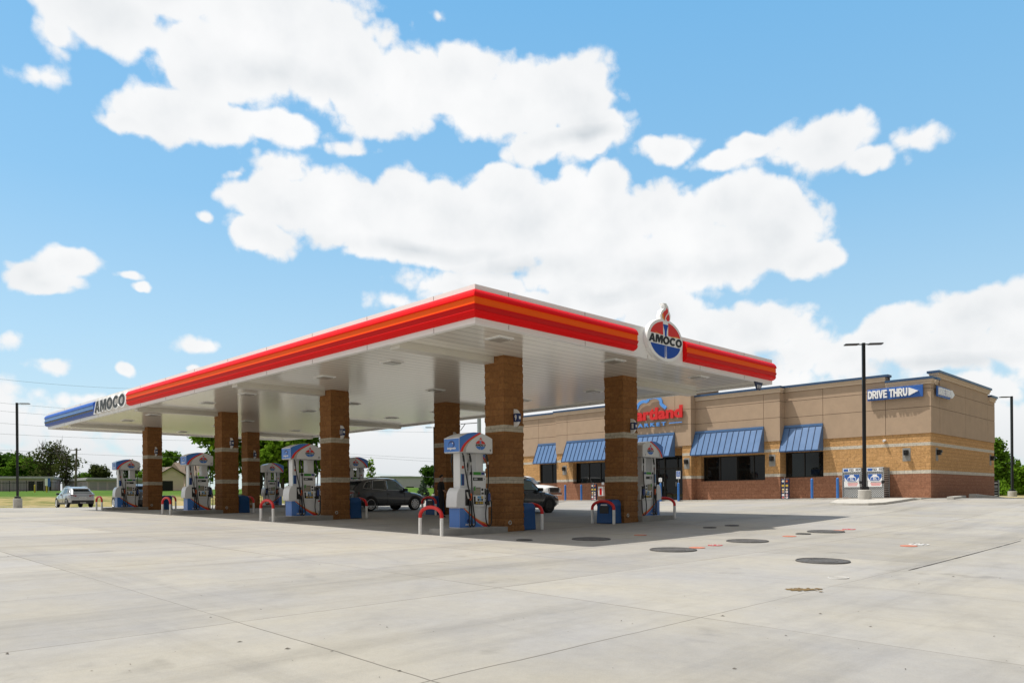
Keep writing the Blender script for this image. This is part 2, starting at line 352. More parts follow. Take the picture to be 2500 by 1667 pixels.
STUCD=mat('stucco_joint',(.16,.11,.08),.95)
CORN=mat('cornice_cream',(.60,.47,.345),.85,var=.04,vscale=2)
COPE=mat('coping_blue',(.032,.078,.165),.35,var=.06,vscale=3)
AWN=mat('awning_blue',(.078,.168,.345),.36,var=.07,vscale=1.4,coat=.1)
AWND=mat('awning_seam_blue',(.02,.055,.14),.4)

def block_mat(name, c1, c2, mortar, bw, bh, bump=.5, msize=.012):
    m=bpy.data.materials.new(name); m.use_nodes=True; t=m.node_tree; b=t.nodes['Principled BSDF']; b.inputs['Roughness'].default_value=.92; b.inputs['Specular IOR Level'].default_value=.25
    tc=t.nodes.new('ShaderNodeTexCoord'); s=t.nodes.new('ShaderNodeSeparateXYZ'); t.links.new(tc.outputs['Object'],s.inputs[0])
    a=t.nodes.new('ShaderNodeMath'); a.operation='ADD'; t.links.new(s.outputs[0],a.inputs[0]); t.links.new(s.outputs[1],a.inputs[1])
    c=t.nodes.new('ShaderNodeCombineXYZ'); t.links.new(a.outputs[0],c.inputs[0]); t.links.new(s.outputs[2],c.inputs[1])
    br=t.nodes.new('ShaderNodeTexBrick'); t.links.new(c.outputs[0],br.inputs['Vector']); br.inputs['Scale'].default_value=1; br.inputs['Brick Width'].default_value=bw; br.inputs['Row Height'].default_value=bh
    br.inputs['Mortar Size'].default_value=msize; br.inputs['Mortar Smooth'].default_value=.4; br.inputs['Bias'].default_value=0
    br.inputs['Color1'].default_value=(*c1,1); br.inputs['Color2'].default_value=(*c2,1); br.inputs['Mortar'].default_value=(*mortar,1)
    n=t.nodes.new('ShaderNodeTexNoise'); n.inputs['Scale'].default_value=9; n.inputs['Detail'].default_value=8; n.inputs['Roughness'].default_value=.7; t.links.new(tc.outputs['Object'],n.inputs['Vector'])
    mr=t.nodes.new('ShaderNodeMapRange'); t.links.new(n.outputs[0],mr.inputs[0]); mr.inputs[1].default_value=.25; mr.inputs[2].default_value=.75; mr.inputs[3].default_value=.68; mr.inputs[4].default_value=1.3
    mx=t.nodes.new('ShaderNodeMix'); mx.data_type='RGBA'; mx.blend_type='MULTIPLY'; mx.inputs[0].default_value=1; t.links.new(br.outputs['Color'],mx.inputs[6]); t.links.new(mr.outputs[0],mx.inputs[7]); t.links.new(mx.outputs[2],b.inputs['Base Color'])
    n2=t.nodes.new('ShaderNodeTexNoise'); n2.inputs['Scale'].default_value=14; n2.inputs['Detail'].default_value=6; n2.inputs['Roughness'].default_value=.65; t.links.new(tc.outputs['Object'],n2.inputs['Vector'])
    h=t.nodes.new('ShaderNodeMath'); h.operation='MULTIPLY_ADD'; t.links.new(br.outputs['Fac'],h.inputs[0]); h.inputs[1].default_value=-.9; t.links.new(n2.outputs[0],h.inputs[2])
    bp=t.nodes.new('ShaderNodeBump'); bp.inputs['Strength'].default_value=bump; bp.inputs['Distance'].default_value=.09; t.links.new(h.outputs[0],bp.inputs['Height']); t.links.new(bp.outputs[0],b.inputs['Normal'])
    return m
CMUB=block_mat('split_face_brown',(.345,.165,.098),(.305,.142,.083),(.265,.125,.075),.405,.2)
CMUT=block_mat('split_face_tan',(.58,.335,.145),(.52,.295,.12),(.43,.245,.105),.405,.2)
CMUW=block_mat('smooth_band',(.60,.55,.46),(.55,.50,.42),(.30,.27,.22),.405,.4,bump=.12,msize=.008)
COLB=block_mat('column_block_brown',(.29,.135,.048),(.24,.108,.038),(.215,.10,.038),.405,.2,bump=.4,msize=.008)
COLW=block_mat('column_band',(.50,.45,.36),(.46,.41,.33),(.26,.23,.18),.405,.4,bump=.2,msize=.008)

# ------------------------------------------------------------------ ground, lot, kerbs
def lot_material():
    m=bpy.data.materials.new('lot_concrete'); m.use_nodes=True; t=m.node_tree; b=t.nodes['Principled BSDF']; L=t.links.new
    def nd(k,**a):
        n=t.nodes.new(k)
        for q,w in a.items(): setattr(n,q,w)
        return n
    def ma(op,a,bb=None,c=None,clamp=False):
        n=nd('ShaderNodeMath',operation=op,use_clamp=clamp)
        for i,v in enumerate((a,bb,c)):
            if v is None: continue
            if isinstance(v,(int,float)): n.inputs[i].default_value=v
            else: L(v,n.inputs[i])
        return n.outputs[0]
    def noise(sc,de=4,ro=.55,src=None,st=None):
        n=nd('ShaderNodeTexNoise'); n.inputs['Scale'].default_value=sc; n.inputs['Detail'].default_value=de; n.inputs['Roughness'].default_value=ro
        if st:
            mp=nd('ShaderNodeMapping'); mp.inputs['Scale'].default_value=st[:3]; mp.inputs['Rotation'].default_value=(0,0,R(st[3])); L(tc.outputs['Object'],mp.inputs[0]); L(mp.outputs[0],n.inputs['Vector'])
        else: L(tc.outputs['Object'],n.inputs['Vector'])
        return n.outputs[0]
    tc=nd('ShaderNodeTexCoord'); s=nd('ShaderNodeSeparateXYZ'); L(tc.outputs['Object'],s.inputs[0])
    wob=ma('MULTIPLY_ADD',noise(1.3,3),.05,-.025)
    wid=ma('MULTIPLY_ADD',noise(.16,2),.055,-.017); wid=ma('MAXIMUM',wid,.005)
    lines=[]; ids=[]
    for ax,x0,p in ((0,-8.9,3.85),(1,-2.75,3.28)):
        x=ma('ADD',s.outputs[ax],wob); q=ma('MULTIPLY_ADD',x,1/p,-x0/p)
        f=ma('FRACT',ma('ADD',q,.5)); d=ma('MULTIPLY',ma('ABSOLUTE',ma('ADD',f,-.5)),p)
        lines.append(ma('SUBTRACT',1.0,ma('DIVIDE',d,wid),clamp=True)); ids.append(ma('FLOOR',q))
    ln=ma('MINIMUM',ma('MULTIPLY',ma('MAXIMUM',lines[0],lines[1]),1.7),1.0)
    cid=nd('ShaderNodeCombineXYZ'); L(ids[0],cid.inputs[0]); L(ids[1],cid.inputs[1])
    wnz=nd('ShaderNodeTexWhiteNoise',noise_dimensions='3D'); L(cid.outputs[0],wnz.inputs[0])
    v=ma('MULTIPLY_ADD',wnz.outputs[0],.15,.925)
    v=ma('MULTIPLY',v,ma('MULTIPLY_ADD',noise(.22,5,.6),.34,.83))
    v=ma('MULTIPLY',v,ma('MULTIPLY_ADD',noise(1.5,6,.7),.26,.87))
    v=ma('MULTIPLY',v,ma('MULTIPLY_ADD',noise(45,3,.6),.16,.92))
    v=ma('MULTIPLY',v,ma('MULTIPLY_ADD',noise(5.5,6,.75),.26,.87))
    st=nd('ShaderNodeMapRange'); L(noise(1.0,6,.65,st=(.10,.9,1,-42)),st.inputs[0]); st.inputs[1].default_value=.52; st.inputs[2].default_value=.78; st.inputs[3].default_value=1; st.inputs[4].default_value=.72; v=ma('MULTIPLY',v,st.outputs[0])
    s2=nd('ShaderNodeMapRange'); L(noise(.9,7,.7,st=(1.1,.06,1,8)),s2.inputs[0]); s2.inputs[1].default_value=.55; s2.inputs[2].default_value=.8; s2.inputs[3].default_value=1; s2.inputs[4].default_value=.76; v=ma('MULTIPLY',v,s2.outputs[0])
    sp=nd('ShaderNodeMapRange'); L(noise(7,3,.8),sp.inputs[0]); sp.inputs[1].default_value=.70; sp.inputs[2].default_value=.80; sp.inputs[3].default_value=1; sp.inputs[4].default_value=.78; v=ma('MULTIPLY',v,sp.outputs[0])
    oil=nd('ShaderNodeMapRange'); L(noise(1.15,4,.5),oil.inputs[0]); oil.inputs[1].default_value=.66; oil.inputs[2].default_value=.76; oil.inputs[3].default_value=1; oil.inputs[4].default_value=.80; v=ma('MULTIPLY',v,oil.outputs[0])
    flat_=nd('ShaderNodeVectorMath',operation='MULTIPLY'); L(tc.outputs['Object'],flat_.inputs[0]); flat_.inputs[1].default_value=(1,1,0)
    brk=noise(.9,4,.7)
    for cx,cy,rad in ((-14,2,9.2),(-14,2,10.9),(8,-26,16.4),(8,-26,18.1),(-22,-14,19.5),(-22,-14,21.1),(2,-24,12.0),(2,-24,13.7)):
        sb=nd('ShaderNodeVectorMath',operation='DISTANCE'); L(flat_.outputs[0],sb.inputs[0]); sb.inputs[1].default_value=(cx,cy,0)
        dd=ma('ABSOLUTE',ma('ADD',sb.outputs['Value'],-rad)); f_=ma('SUBTRACT',1.0,ma('DIVIDE',dd,.17),clamp=True)
        v=ma('MULTIPLY',v,ma('SUBTRACT',1.0,ma('MULTIPLY',f_,ma('MULTIPLY_ADD',brk,.26,-.09,clamp=True))))
    tone=nd('ShaderNodeMix',data_type='RGBA'); tn=nd('ShaderNodeMapRange'); L(noise(.30,6,.65),tn.inputs[0]); tn.inputs[1].default_value=.36; tn.inputs[2].default_value=.64; L(tn.outputs[0],tone.inputs[0]); tone.inputs[6].default_value=(.312,.303,.292,1); tone.inputs[7].default_value=(.350,.326,.278,1)
    mu=nd('ShaderNodeMix',data_type='RGBA',blend_type='MULTIPLY'); mu.inputs[0].default_value=1; L(tone.outputs[2],mu.inputs[6]); L(v,mu.inputs[7])
    jc=nd('ShaderNodeMix',data_type='RGBA'); L(ma('MULTIPLY',ln,.85),jc.inputs[0]); L(mu.outputs[2],jc.inputs[6]); jc.inputs[7].default_value=(.12,.108,.09,1)
    L(jc.outputs[2],b.inputs['Base Color']); b.inputs['Roughness'].default_value=.88; b.inputs['Specular IOR Level'].default_value=.3
    bp=nd('ShaderNodeBump'); bp.inputs['Strength'].default_value=.35; bp.inputs['Distance'].default_value=.01
    L(ma('SUBTRACT',noise(60,4,.6),ln),bp.inputs['Height']); L(bp.outputs[0],b.inputs['Normal'])
    return m
def ground_material():
    m=bpy.data.materials.new('grass_ground'); m.use_nodes=True; t=m.node_tree; b=t.nodes['Principled BSDF']; L=t.links.new
    tc=t.nodes.new('ShaderNodeTexCoord')
    def noise(sc,de=5,st=None):
        n=t.nodes.new('ShaderNodeTexNoise'); n.inputs['Scale'].default_value=sc; n.inputs['Detail'].default_value=de; n.inputs['Roughness'].default_value=.65
        mp=t.nodes.new('ShaderNodeMapping'); L(tc.outputs['Object'],mp.inputs[0]); L(mp.outputs[0],n.inputs['Vector'])
        if st: mp.inputs['Rotation'].default_value=(0,0,R(45)); mp.inputs['Scale'].default_value=st
        return n.outputs[0]
    def ramp(src,a,b_,c0,c1):
        r=t.nodes.new('ShaderNodeValToRGB'); L(src,r.inputs[0]); r.color_ramp.elements[0].position=a; r.color_ramp.elements[1].position=b_; r.color_ramp.elements[0].color=(*c0,1); r.color_ramp.elements[1].color=(*c1,1); return r.outputs[0]
    green=ramp(noise(.35),.3,.7,(.045,.105,.012),(.095,.17,.022))
    straw=ramp(noise(.5,6,(1,.35,1)),.35,.62,(.12,.14,.035),(.36,.28,.13))
    dp=t.nodes.new('ShaderNodeVectorMath'); dp.operation='DOT_PRODUCT'; L(tc.outputs['Object'],dp.inputs[0]); dp.inputs[1].default_value=(.7045,.7097,0)
    ad=t.nodes.new('ShaderNodeMath'); ad.operation='MULTIPLY_ADD'; L(noise(.4),ad.inputs[0]); ad.inputs[1].default_value=9; L(dp.outputs['Value'],ad.inputs[2])
    mr=t.nodes.new('ShaderNodeMapRange'); L(ad.outputs[0],mr.inputs[0]); mr.inputs[1].default_value=72; mr.inputs[2].default_value=80; mr.inputs[3].default_value=1; mr.inputs[4].default_value=0
    mx=t.nodes.new('ShaderNodeMix'); mx.data_type='RGBA'; L(mr.outputs[0],mx.inputs[0]); L(green,mx.inputs[6]); L(straw,mx.inputs[7]); L(mx.outputs[2],b.inputs['Base Color'])
    b.inputs['Roughness'].default_value=.95; b.inputs['Specular IOR Level'].default_value=.1
    bp=t.nodes.new('ShaderNodeBump'); bp.inputs['Strength'].default_value=.8; bp.inputs['Distance'].default_value=.12; L(noise(3),bp.inputs['Height']); L(bp.outputs[0],b.inputs['Normal'])
    return m
LOT=lot_material(); GRASS=ground_material()
def grid(name, us, vs, zf, m):
    vv=[(u,v,zf(u,v)) for v in vs for u in us]; n=len(us)
    ff=[(j*n+i,j*n+i+1,(j+1)*n+i+1,(j+1)*n+i) for j in range(len(vs)-1) for i in range(n-1)]
    me=bpy.data.meshes.new(name); me.from_pydata(vv,[],ff); me.materials.append(m); me.polygons.foreach_set('use_smooth',[True]*len(ff)); me.update()
    o=bpy.data.objects.new(name,me); COL.objects.link(o); return o
tag(grid('parking_lot',[U0+i for i in range(U1-U0+1)],[V0+i for i in range(V1-V0+1)],lot_z,LOT),kind='structure')
def axis_ticks(a,b):
    t=[-2500,-1200,-600,-300,-180,-120,-80]+[a-.01]+[a+i*4 for i in range(1,int((b-a)/4))]+[b+.01]+[b+2+i*5 for i in range(20)]+[b+140,b+200,b+350,b+700,b+1500,b+2800]
    return sorted(set(t))
def gsheet(u,v):
    return lot_z(u,v)-.25 if (U0<u<U1 and V0<v<V1) else far_z(u,v)
tag(grid('ground',axis_ticks(U0,U1),axis_ticks(V0,V1),gsheet,GRASS),kind='structure')
k=MB()
def kerb_run(pts, w=.15, h=.14, m=CONC, zf=lot_z):
    for (a,b) in zip(pts[:-1],pts[1:]):
        a=Vector(a); b=Vector(b); t=(b-a).normalized(); n=Vector((-t.y,t.x)); L=(b-a).length; c=max(1,int(L/4))
        for i in range(c):
            p=a+t*L*i/c; q=a+t*L*(i+1)/c
            vs=[]
            for e in (p,q):
                z=zf(e.x,e.y)
                for s_,hh in ((0,-.1),(0,h-.03),(.03,h),(w,h),(w,-.1)): vs.append((e.x+n.x*s_,e.y+n.y*s_,z+hh))
            k.add(vs,[(j,j+1,j+6,j+5) for j in range(4)]+[(4,3,2,1,0),(5,6,7,8,9)],m)
kerb_run([(56,62),(-46,62)][::-1]); kerb_run([(56,62),(56,-46)])
tag(k.build('kerb'),kind='structure')

# ------------------------------------------------------------------ fuel canopy
LL, LS, ZB, ZT = 38.67, 15.56, 5.249, 6.208
ISLANDS=[(3.78,2.90),(3.87,12.97),(4.02,23.43),(4.20,34.18)]     # near corner of each front column
BACKS=[(9.76,2.84),(9.92,13.03),(10.10,23.40),(10.33,33.80)]
CW=.86
def soffit_material():
    m=bpy.data.materials.new('soffit_decking'); m.use_nodes=True; t=m.node_tree; b=t.nodes['Principled BSDF']; L=t.links.new
    b.inputs['Base Color'].default_value=(.80,.77,.70,1); b.inputs['Roughness'].default_value=.17; b.inputs['Specular IOR Level'].default_value=.85
    tc=t.nodes.new('ShaderNodeTexCoord'); s=t.nodes.new('ShaderNodeSeparateXYZ'); L(tc.outputs['Object'],s.inputs[0])
    n=t.nodes.new('ShaderNodeTexNoise'); n.inputs['Scale'].default_value=1; n.inputs['Detail'].default_value=3
    mp=t.nodes.new('ShaderNodeMapping'); mp.inputs['Scale'].default_value=(.25,2.5,1); L(tc.outputs['Object'],mp.inputs[0]); L(mp.outputs[0],n.inputs['Vector'])
    def ma(op,a,bb=None,c=None):
        q=t.nodes.new('ShaderNodeMath'); q.operation=op
        for i,v in enumerate((a,bb,c)):
            if v is None: continue
            if isinstance(v,(int,float)): q.inputs[i].default_value=v
            else: L(v,q.inputs[i])
        return q.outputs[0]
    f=ma('ABSOLUTE',ma('ADD',ma('FRACT',ma('MULTIPLY',s.outputs[1],1/.41)),-.5))
    seam=ma('MULTIPLY',ma('GREATER_THAN',f,.44),-1.0)
    h=ma('ADD',ma('MULTIPLY',n.outputs[0],.9),ma('MULTIPLY',seam,.5))
    bp=t.nodes.new('ShaderNodeBump'); bp.inputs['Strength'].default_value=.22; bp.inputs['Distance'].default_value=.03; L(h,bp.inputs['Height']); L(bp.outputs[0],b.inputs['Normal'])
    r=t.nodes.new('ShaderNodeMapRange'); L(f,r.inputs[0]); r.inputs[1].default_value=.43; r.inputs[2].default_value=.47; r.inputs[3].default_value=1; r.inputs[4].default_value=.55
    mx=t.nodes.new('ShaderNodeMix'); mx.data_type='RGBA'; mx.blend_type='MULTIPLY'; mx.inputs[0].default_value=1; mx.inputs[6].default_value=(.80,.77,.70,1); L(r.outputs[0],mx.inputs[7]); L(mx.outputs[2],b.inputs['Base Color'])
    return m
SOF=soffit_material(); BEAM=mat('beam_trim',(.66,.63,.57),.35,spec=.6,var=.04,vscale=1)
LENS=mat('light_lens',(.40,.39,.36),.25,spec=.6)
cano=thing('fuel_canopy',(0,0,0),'long white fuel canopy with a red and orange striped edge over the pumps','canopy')
b=MB(); b.box(.16,LS-.16,.16,LL-.16,5.335,6.0,SOF); b.build('soffit',cano)
b=MB(); b.box(.1,LS-.1,.1,LL-.1,6.01,6.12,WHITE); b.build('roof_deck',cano)
b=MB()
b.box(0,.15,0,LL,ZB,ZT,FASC); b.box(LS-.15,LS,0,LL,ZB,ZT,FASC); b.box(.15,LS-.15,0,.15,ZB,ZT,FASC); b.box(.15,LS-.15,LL-.15,LL,ZB,ZT,FASC)
b.build('fascia',cano)
for v in np.arange(1.6,LL-1,3.05):
    for z0,z1 in ((ZB,5.37),(6.10,ZT)): b=MB(); b.box(-.004,0,v,v+.012,z0,z1,STUCD); b.build('fascia_seam',cano)
for u in np.arange(1.15,LS-1,3.05):
    for z0,z1 in ((ZB,5.37),(6.10,ZT)): b=MB(); b.box(u,u+.012,-.004,0,z0,z1,STUCD); b.build('fascia_seam',cano)
for (fu,fv),(bu,bv) in zip(ISLANDS,BACKS):
    b=MB(); b.box(.17,fu-.004,fv+.42,fv+.86,5.14,5.334,BEAM); b.build('cross_beam',cano)
    b=MB(); b.box(bu+CW+.004,LS-.17,bv+.42,bv+.86,5.14,5.334,BEAM); b.build('cross_beam',cano)
PROF=[(.002,6.087),(.07,6.06),(.13,6.01),(.175,5.95),(.20,5.875),(.20,5.857),(.165,5.852),(.165,5.676),(.20,5.671),(.20,5.655),(.165,5.58),(.155,5.545),(.175,5.52),(.15,5.46),(.09,5.415),(.002,5.39)]
def bullnose(name, side, s0, s1, ms, me_, c_main, c_in, c_shade):
    f={'W':lambda s,o,z:(-o,s,z),'S':lambda s,o,z:(s,-o,z),'E':lambda s,o,z:(LS+o,s,z),'N':lambda s,o,z:(s,LL+o,z)}[side]
    b=MB(); n=len(PROF); A=[];B=[]
    for o,z in PROF: A.append(f(s0-(o if ms else 0),o,z)); B.append(f(s1+(o if me_ else 0),o,z))
    for i in range(n-1):
        mm = c_in if i==6 else (c_shade if i in (9,10) else c_main)  # darker copy under the stripe: crease shade put into the panel colour
        b.add([A[i],A[i+1],B[i+1],B[i]],[(0,1,2,3)],mm,True)
    b.add(A,[tuple(range(n))],c_main); b.add(B,[tuple(range(n))],c_main)
    # closing frame of the inset stripe
    if not ms: 
        a0=f(s0+.12,.205,5.86); 
    o=b.build(name,cano,recalc=True,angle=28)
    return o
bullnose('red_panel','W',0,24.32,True,False,RED,ORANGE,DRED)
bullnose('red_panel','S',0,6.5,True,False,RED,ORANGE,DRED)
bullnose('red_panel','S',9.23,LS-.02,False,False,RED,ORANGE,DRED)
DBLUE=mat('blue_crease_shade',(.006,.03,.16),.25)
bullnose('blue_panel','W',29.29,LL-.02,False,False,BLUE,LBLUE,DBLUE)
# lettering on the long side
fr=((-.02,26.85,5.735),*FW)
sgO=(-.004,26.80,5.71)
sg=glyphs('lettering_backing','AMOCO',sgO,FW,.66,4.85,LETW,cano,.0,.16,shear=.14,gap=.0)
glyphs('lettering','AMOCO',(-.004,26.80,5.72),FW,.56,4.50,LETG,sg,.161,.172,shear=.14,gap=.09)
# torch sign on the short side
def torch_logo(parent, O, Rv, Uv, rx, ry, thick, sc_text, big=True, name='emblem'):
    fr=(O,Rv,Uv); W=LETW; out=[]
    b=MB()
    if big:
        b.plate(ell(0,0,rx,ry,48),fr,0,thick,W)
        fl=[(-.17*rx,.86*ry),(-.20*rx,1.12*ry),(-.15*rx,1.36*ry),(-.02*rx,1.54*ry),(-.02*rx,1.66*ry),(-.10*rx,1.74*ry),(.04*rx,1.78*ry),(.13*rx,1.62*ry),(.16*rx,1.42*ry),(.22*rx,1.25*ry),(.20*rx,1.02*ry),(.14*rx,.86*ry)]
        fl=[(x*1.4,y) for x,y in fl]
        b.plate(fl,fr,.001,thick-.001,W)
        base=b.build('sign_disc',parent,angle=40,bevel=.02)
    else:
        base=parent
    d0=thick; d1=thick+.004*(1 if big else .5)
    b=MB(); ix,iy=rx*.88,ry*.86
    up_=[p for p in ell(0,0,ix,iy,40,14,76)]
    b.plate([(ix*.16,iy*.27)]+[(x,max(y,iy*.27)) for x,y in ell(0,0,ix,iy,18,15,80)],fr,d0,d1,PRED)
    b.plate([(-ix*.16,iy*.27)]+[(-x,max(y,iy*.27)) for x,y in ell(0,0,ix,iy,18,15,80)][::1],fr,d0,d1,PRED)
    lo=ell(0,0,ix,iy,18,-17,-86)
    b.plate([(ix*.055,-iy*.29)]+lo,fr,d0,d1,PBLUE if not big else BLUE)
    b.plate([(-ix*.055,-iy*.29)]+[(-x,y) for x,y in lo],fr,d0,d1,PBLUE if not big else BLUE)
    b.plate([(-ix*.03,-iy*.29),(-ix*.022,-iy*.93),(ix*.022,-iy*.93),(ix*.03,-iy*.29)],fr,d0,d1,PBLUE if not big else BLUE)
    b.plate([(-ix*.17,iy*.86),(ix*.17,iy*.86),(ix*.07,iy*.5),(ix*.055,iy*.22),(-ix*.055,iy*.22),(-ix*.07,iy*.5)],fr,d0,d1,PBLUE if not big else BLUE)
    yl=mat('flame_yellow',(.85,.36,.02),.3)
    if big:
        b.plate([(-ix*.62,iy*.30),(-ix*.70,iy*.36),(-ix*.17,iy*.23)],fr,d1,d1+.002,yl); b.plate([(ix*.88,iy*.27),(ix*.78,iy*.33),(ix*.17,iy*.23)],fr,d1,d1+.002,yl)
    s=1.0 if big else .82; fx=1.45
    b.plate([(x*rx*fx,(.88+(y-.88)*s)*ry) for x,y in [(-.02,.90),(-.12,1.02),(-.13,1.2),(-.05,1.36),(.03,1.45),(.05,1.58),(.10,1.45),(.10,1.33),(.03,1.2),(-.02,1.05)]],fr,d0,d1,PRED)
    b.plate([(x*rx*fx,(.88+(y-.88)*s)*ry) for x,y in [(.06,.93),(.01,1.03),(.06,1.17),(.11,1.28),(.15,1.2),(.16,1.03),(.12,.93)]],fr,d0,d1,PRED)
    b.plate([(x*rx*fx,(.88+(y-.88)*s)*ry) for x,y in [(-.02,.90),(-.12,1.02),(-.13,1.18),(-.09,1.26),(-.08,1.08)]],fr,d1,d1+.001,yl)
    e=b.build(name,base)
    glyphs('lettering','AMOCO',Vector(O)+Vector(Uv)*(-.01*ry),(Rv,Uv),ry*.38,rx*1.84,LETK,base if big else e,d1+.0005,d1+(.012 if big else .003),shear=.16,gap=.07)
    return e
torch_logo(cano,(8.0,0,5.905),*FS,.99,.67,.17,.44)
LIGHTV=[1.25,6.25,10.35,16.45,20.45,27.15,31.0,36.4]
for i,u in enumerate((2.03,7.15,12.25)):
    for v in LIGHTV:
        b=MB(); b.box(u-.29,u+.29,v-.29,v+.29,5.315,5.336,LETW); l=b.build('ceiling_light',cano)
        b=MB(); b.box(u-.21,u+.21,v-.21,v+.21,5.285,5.3145,LENS); b.build('lens',l)
o=MB(); o.plate([(-.32,0),(.32,0),(.12,-.30),(-.12,-.30)],((14.55,.06,ZB-.002),*FS),-.02,.02,mat('sign_navy',(.012,.02,.07),.4))
hs=o.build('hanging_sign'); 
tag(hs,'small navy tapered sign hanging under the right end of the canopy edge','sign')
for x in (-.11,.05):
    o2=MB(); o2.plate([(x,-.10),(x+.07,-.10),(x+.06,-.23),(x+.01,-.23)],((14.55,.06,ZB-.002),*FS),.021,.024,LETW); o2.build('lettering',hs)

# ------------------------------------------------------------------ columns
def column_mesh():
    b=MB(); H=5.75; step=.05; r2=np.random.default_rng(3)
    nz=int(round(H/step)); n=17; band=[(1.48,1.68),(3.09,3.29)]
    ring=[]
    pts=[]
    for i in range(n): pts.append((i/n*CW,0))
    for i in range(n): pts.append((CW,i/n*CW))
    for i in range(n): pts.append((CW-i/n*CW,CW))
    for i in range(n): pts.append((0,CW-i/n*CW))
    m=len(pts); V=[]
    blk=r2.normal(0,.005,(60,40))
    rows=[-.35]+[j*step for j in range(nz+1)]
    for j,z in enumerate(rows):
        isb=any(a-1e-6<=z<=c+1e-6 for a,c in band)
        for i,(x,y) in enumerate(pts):
            cx,cy=x-CW/2,y-CW/2; l=max(abs(cx),abs(cy))
            if isb: d=-.004
            else:
                row=int(z/.2+1000)-1000; d=blk[row%60][(i//8+row)%40]+r2.normal(0,.003)-(.010 if abs((z/.2)-round(z/.2))<.02 else 0)
            k_=1+d/l; V.append((CW/2+cx*k_,CW/2+cy*k_,z))
    F0=[];F1=[]
    for j in range(len(rows)-1):
        zc=(rows[j]+rows[j+1])/2; isb=any(a<zc<c for a,c in band)
        for i in range(m): (F1 if isb else F0).append((j*m+i,j*m+(i+1)%m,(j+1)*m+(i+1)%m,(j+1)*m+i))
    b.add(V,F0,COLB); k=b.mi(COLW)
    for f in F1: b.f.append(list(f)); b.m.append(k); b.sm.append(False)
    return b
cm=column_mesh()
def number_plate(parent, s):
    NAVY=mat('number_navy',(.012,.035,.13),.4)
    # half-disc plate standing out from the south face, normal towards -u
    fr=((.46,-.004,3.53),*FW)
    b=MB(); prof=[(0,-.26)]+[(.235*math.cos(R(t)),.28*math.sin(R(t))) for t in range(-90,91,12)]+[(0,.26)]
    b.plate(prof[1:-1],fr,-.035,.035,LETW); o=b.build('number_plate',parent)
    b=MB(); b.box(.385,.52,-.235,-.03,3.40,3.66,NAVY); nb=b.build('number_block',o,bevel=.012)
    text('number',s,((.383,-.13,3.53),*FW),.23,LETW,o,ext=.002,off=.008,fit=.085*len(s))
    return o
PIPE=mat('pipe_end_grey',(.50,.49,.46),.5)
col_lab={9:'brown block canopy column with number 9 plate, the biggest and nearest one',11:'brown block canopy column with number 11 plate, second from the near end of the front row',
 13:'brown block canopy column with number 13 plate, third along the front row',15:'brown block canopy column with number 15 plate, farthest left of the front row',
 1:'brown block canopy column with number 1 plate before the store sign',3:'dark brown block canopy column behind the man and pump 9',
 5:'brown block canopy column of the back row hidden behind column 11',7:'brown block canopy column standing before the big green trees'}
first=None
for (lst,nums) in ((ISLANDS,(9,11,13,15)),(BACKS,(1,3,5,7))):
    for (u,v),nn in zip(lst,nums):
        z=min(lot_z(u,v),lot_z(u+CW,v+CW))
        t=thing('canopy_column',(u,v,z),col_lab[nn],'column','block columns holding up the canopy')
        if first is None: first=cm.build('shaft',t,recalc=True)
        else: c=first.copy(); COL.objects.link(c); c.parent=t
        number_plate(t,str(nn))
        b=MB(); b.tube([(.22+.055*math.cos(a),-.012,.28+.055*math.sin(a)) for a in np.linspace(0,6.283,13)],.016,PIPE,6); b.build('drain_ring',t)

# ------------------------------------------------------------------ pump islands, hoops, bins
def island(u0,u1,vc,z,round_at_low):
    b=MB(); r=.6; n=12
    if round_at_low: poly=[(u1,vc-r),(u1,vc+r)]+[(u0+.45-.45*math.sin(R(t)),vc+r*math.cos(R(t))) for t in np.linspace(0,180,n)]
    else: poly=[(u0,vc+r),(u0,vc-r)]+[(u1-.45+.45*math.sin(R(t)),vc-r*math.cos(R(t))) for t in np.linspace(0,180,n)]
    b.plate(poly,((0,0,0),(1,0,0),(0,1,0)),z-.25,z+.17,ISL); return b.build('pump_island',bevel=.012)
def hoop():
    t=thing('hoop_bollard',(0,0,0),'','bollard','red and white hoop bollards guarding the pump islands')
    r=.052; w=.49; hs=.50
    for s in (-1,1):
        b=MB(); b.tube([(0,s*w,-.2),(0,s*w,0),(0,s*w,hs)],r,BOLW,14); b.build('leg',t)
    b=MB(); pts=[(0,-w,hs)]+[(0,w*math.cos(R(a)),hs+.06+ .25*math.sin(R(a))) for a in range(180,-1,-12)]+[(0,w,hs)]
    b.tube(pts,r*1.04,BOLR,14); b.build('arch',t); return t
def bin_():
    t=thing('waste_bin',(0,0,0),'','bin','blue waste bins against the canopy columns')
    b=MB(); sec=[(0,.29,.36),(.62,.27,.34),(.66,.285,.355),(.80,.25,.33),(.86,.20,.29)]
    vs=[]
    for z,a,c in sec: vs+= [(-a,-c,z),(a,-c,z),(a,c,z),(-a,c,z)]
    b.add(vs,[(3,2,1,0)]+[(i*4+j,i*4+(j+1)%4,i*4+4+(j+1)%4,i*4+4+j) for i in range(4) for j in range(4)]+[(16,17,18,19)],BINB); b.build('body',t,bevel=.03,seg=3)
    b=MB(); b.plate([(-.20,.36),(.20,.36),(.20,.60),(.16,.63),(-.16,.63),(-.20,.60)],((-.285,0,0),*FW),-.02,.004,BLACK); b.plate([(-.15,.645),(.15,.645),(.13,.69),(-.13,.69)],((-.292,0,0),*FW),-.01,.006,LETW); b.build('opening',t)
    b=MB(); b.box(.29,.40,-.02,.02,.40,.43,BLACK); b.build('squeegee_handle',t); return t
HOOP=None; BIN=None
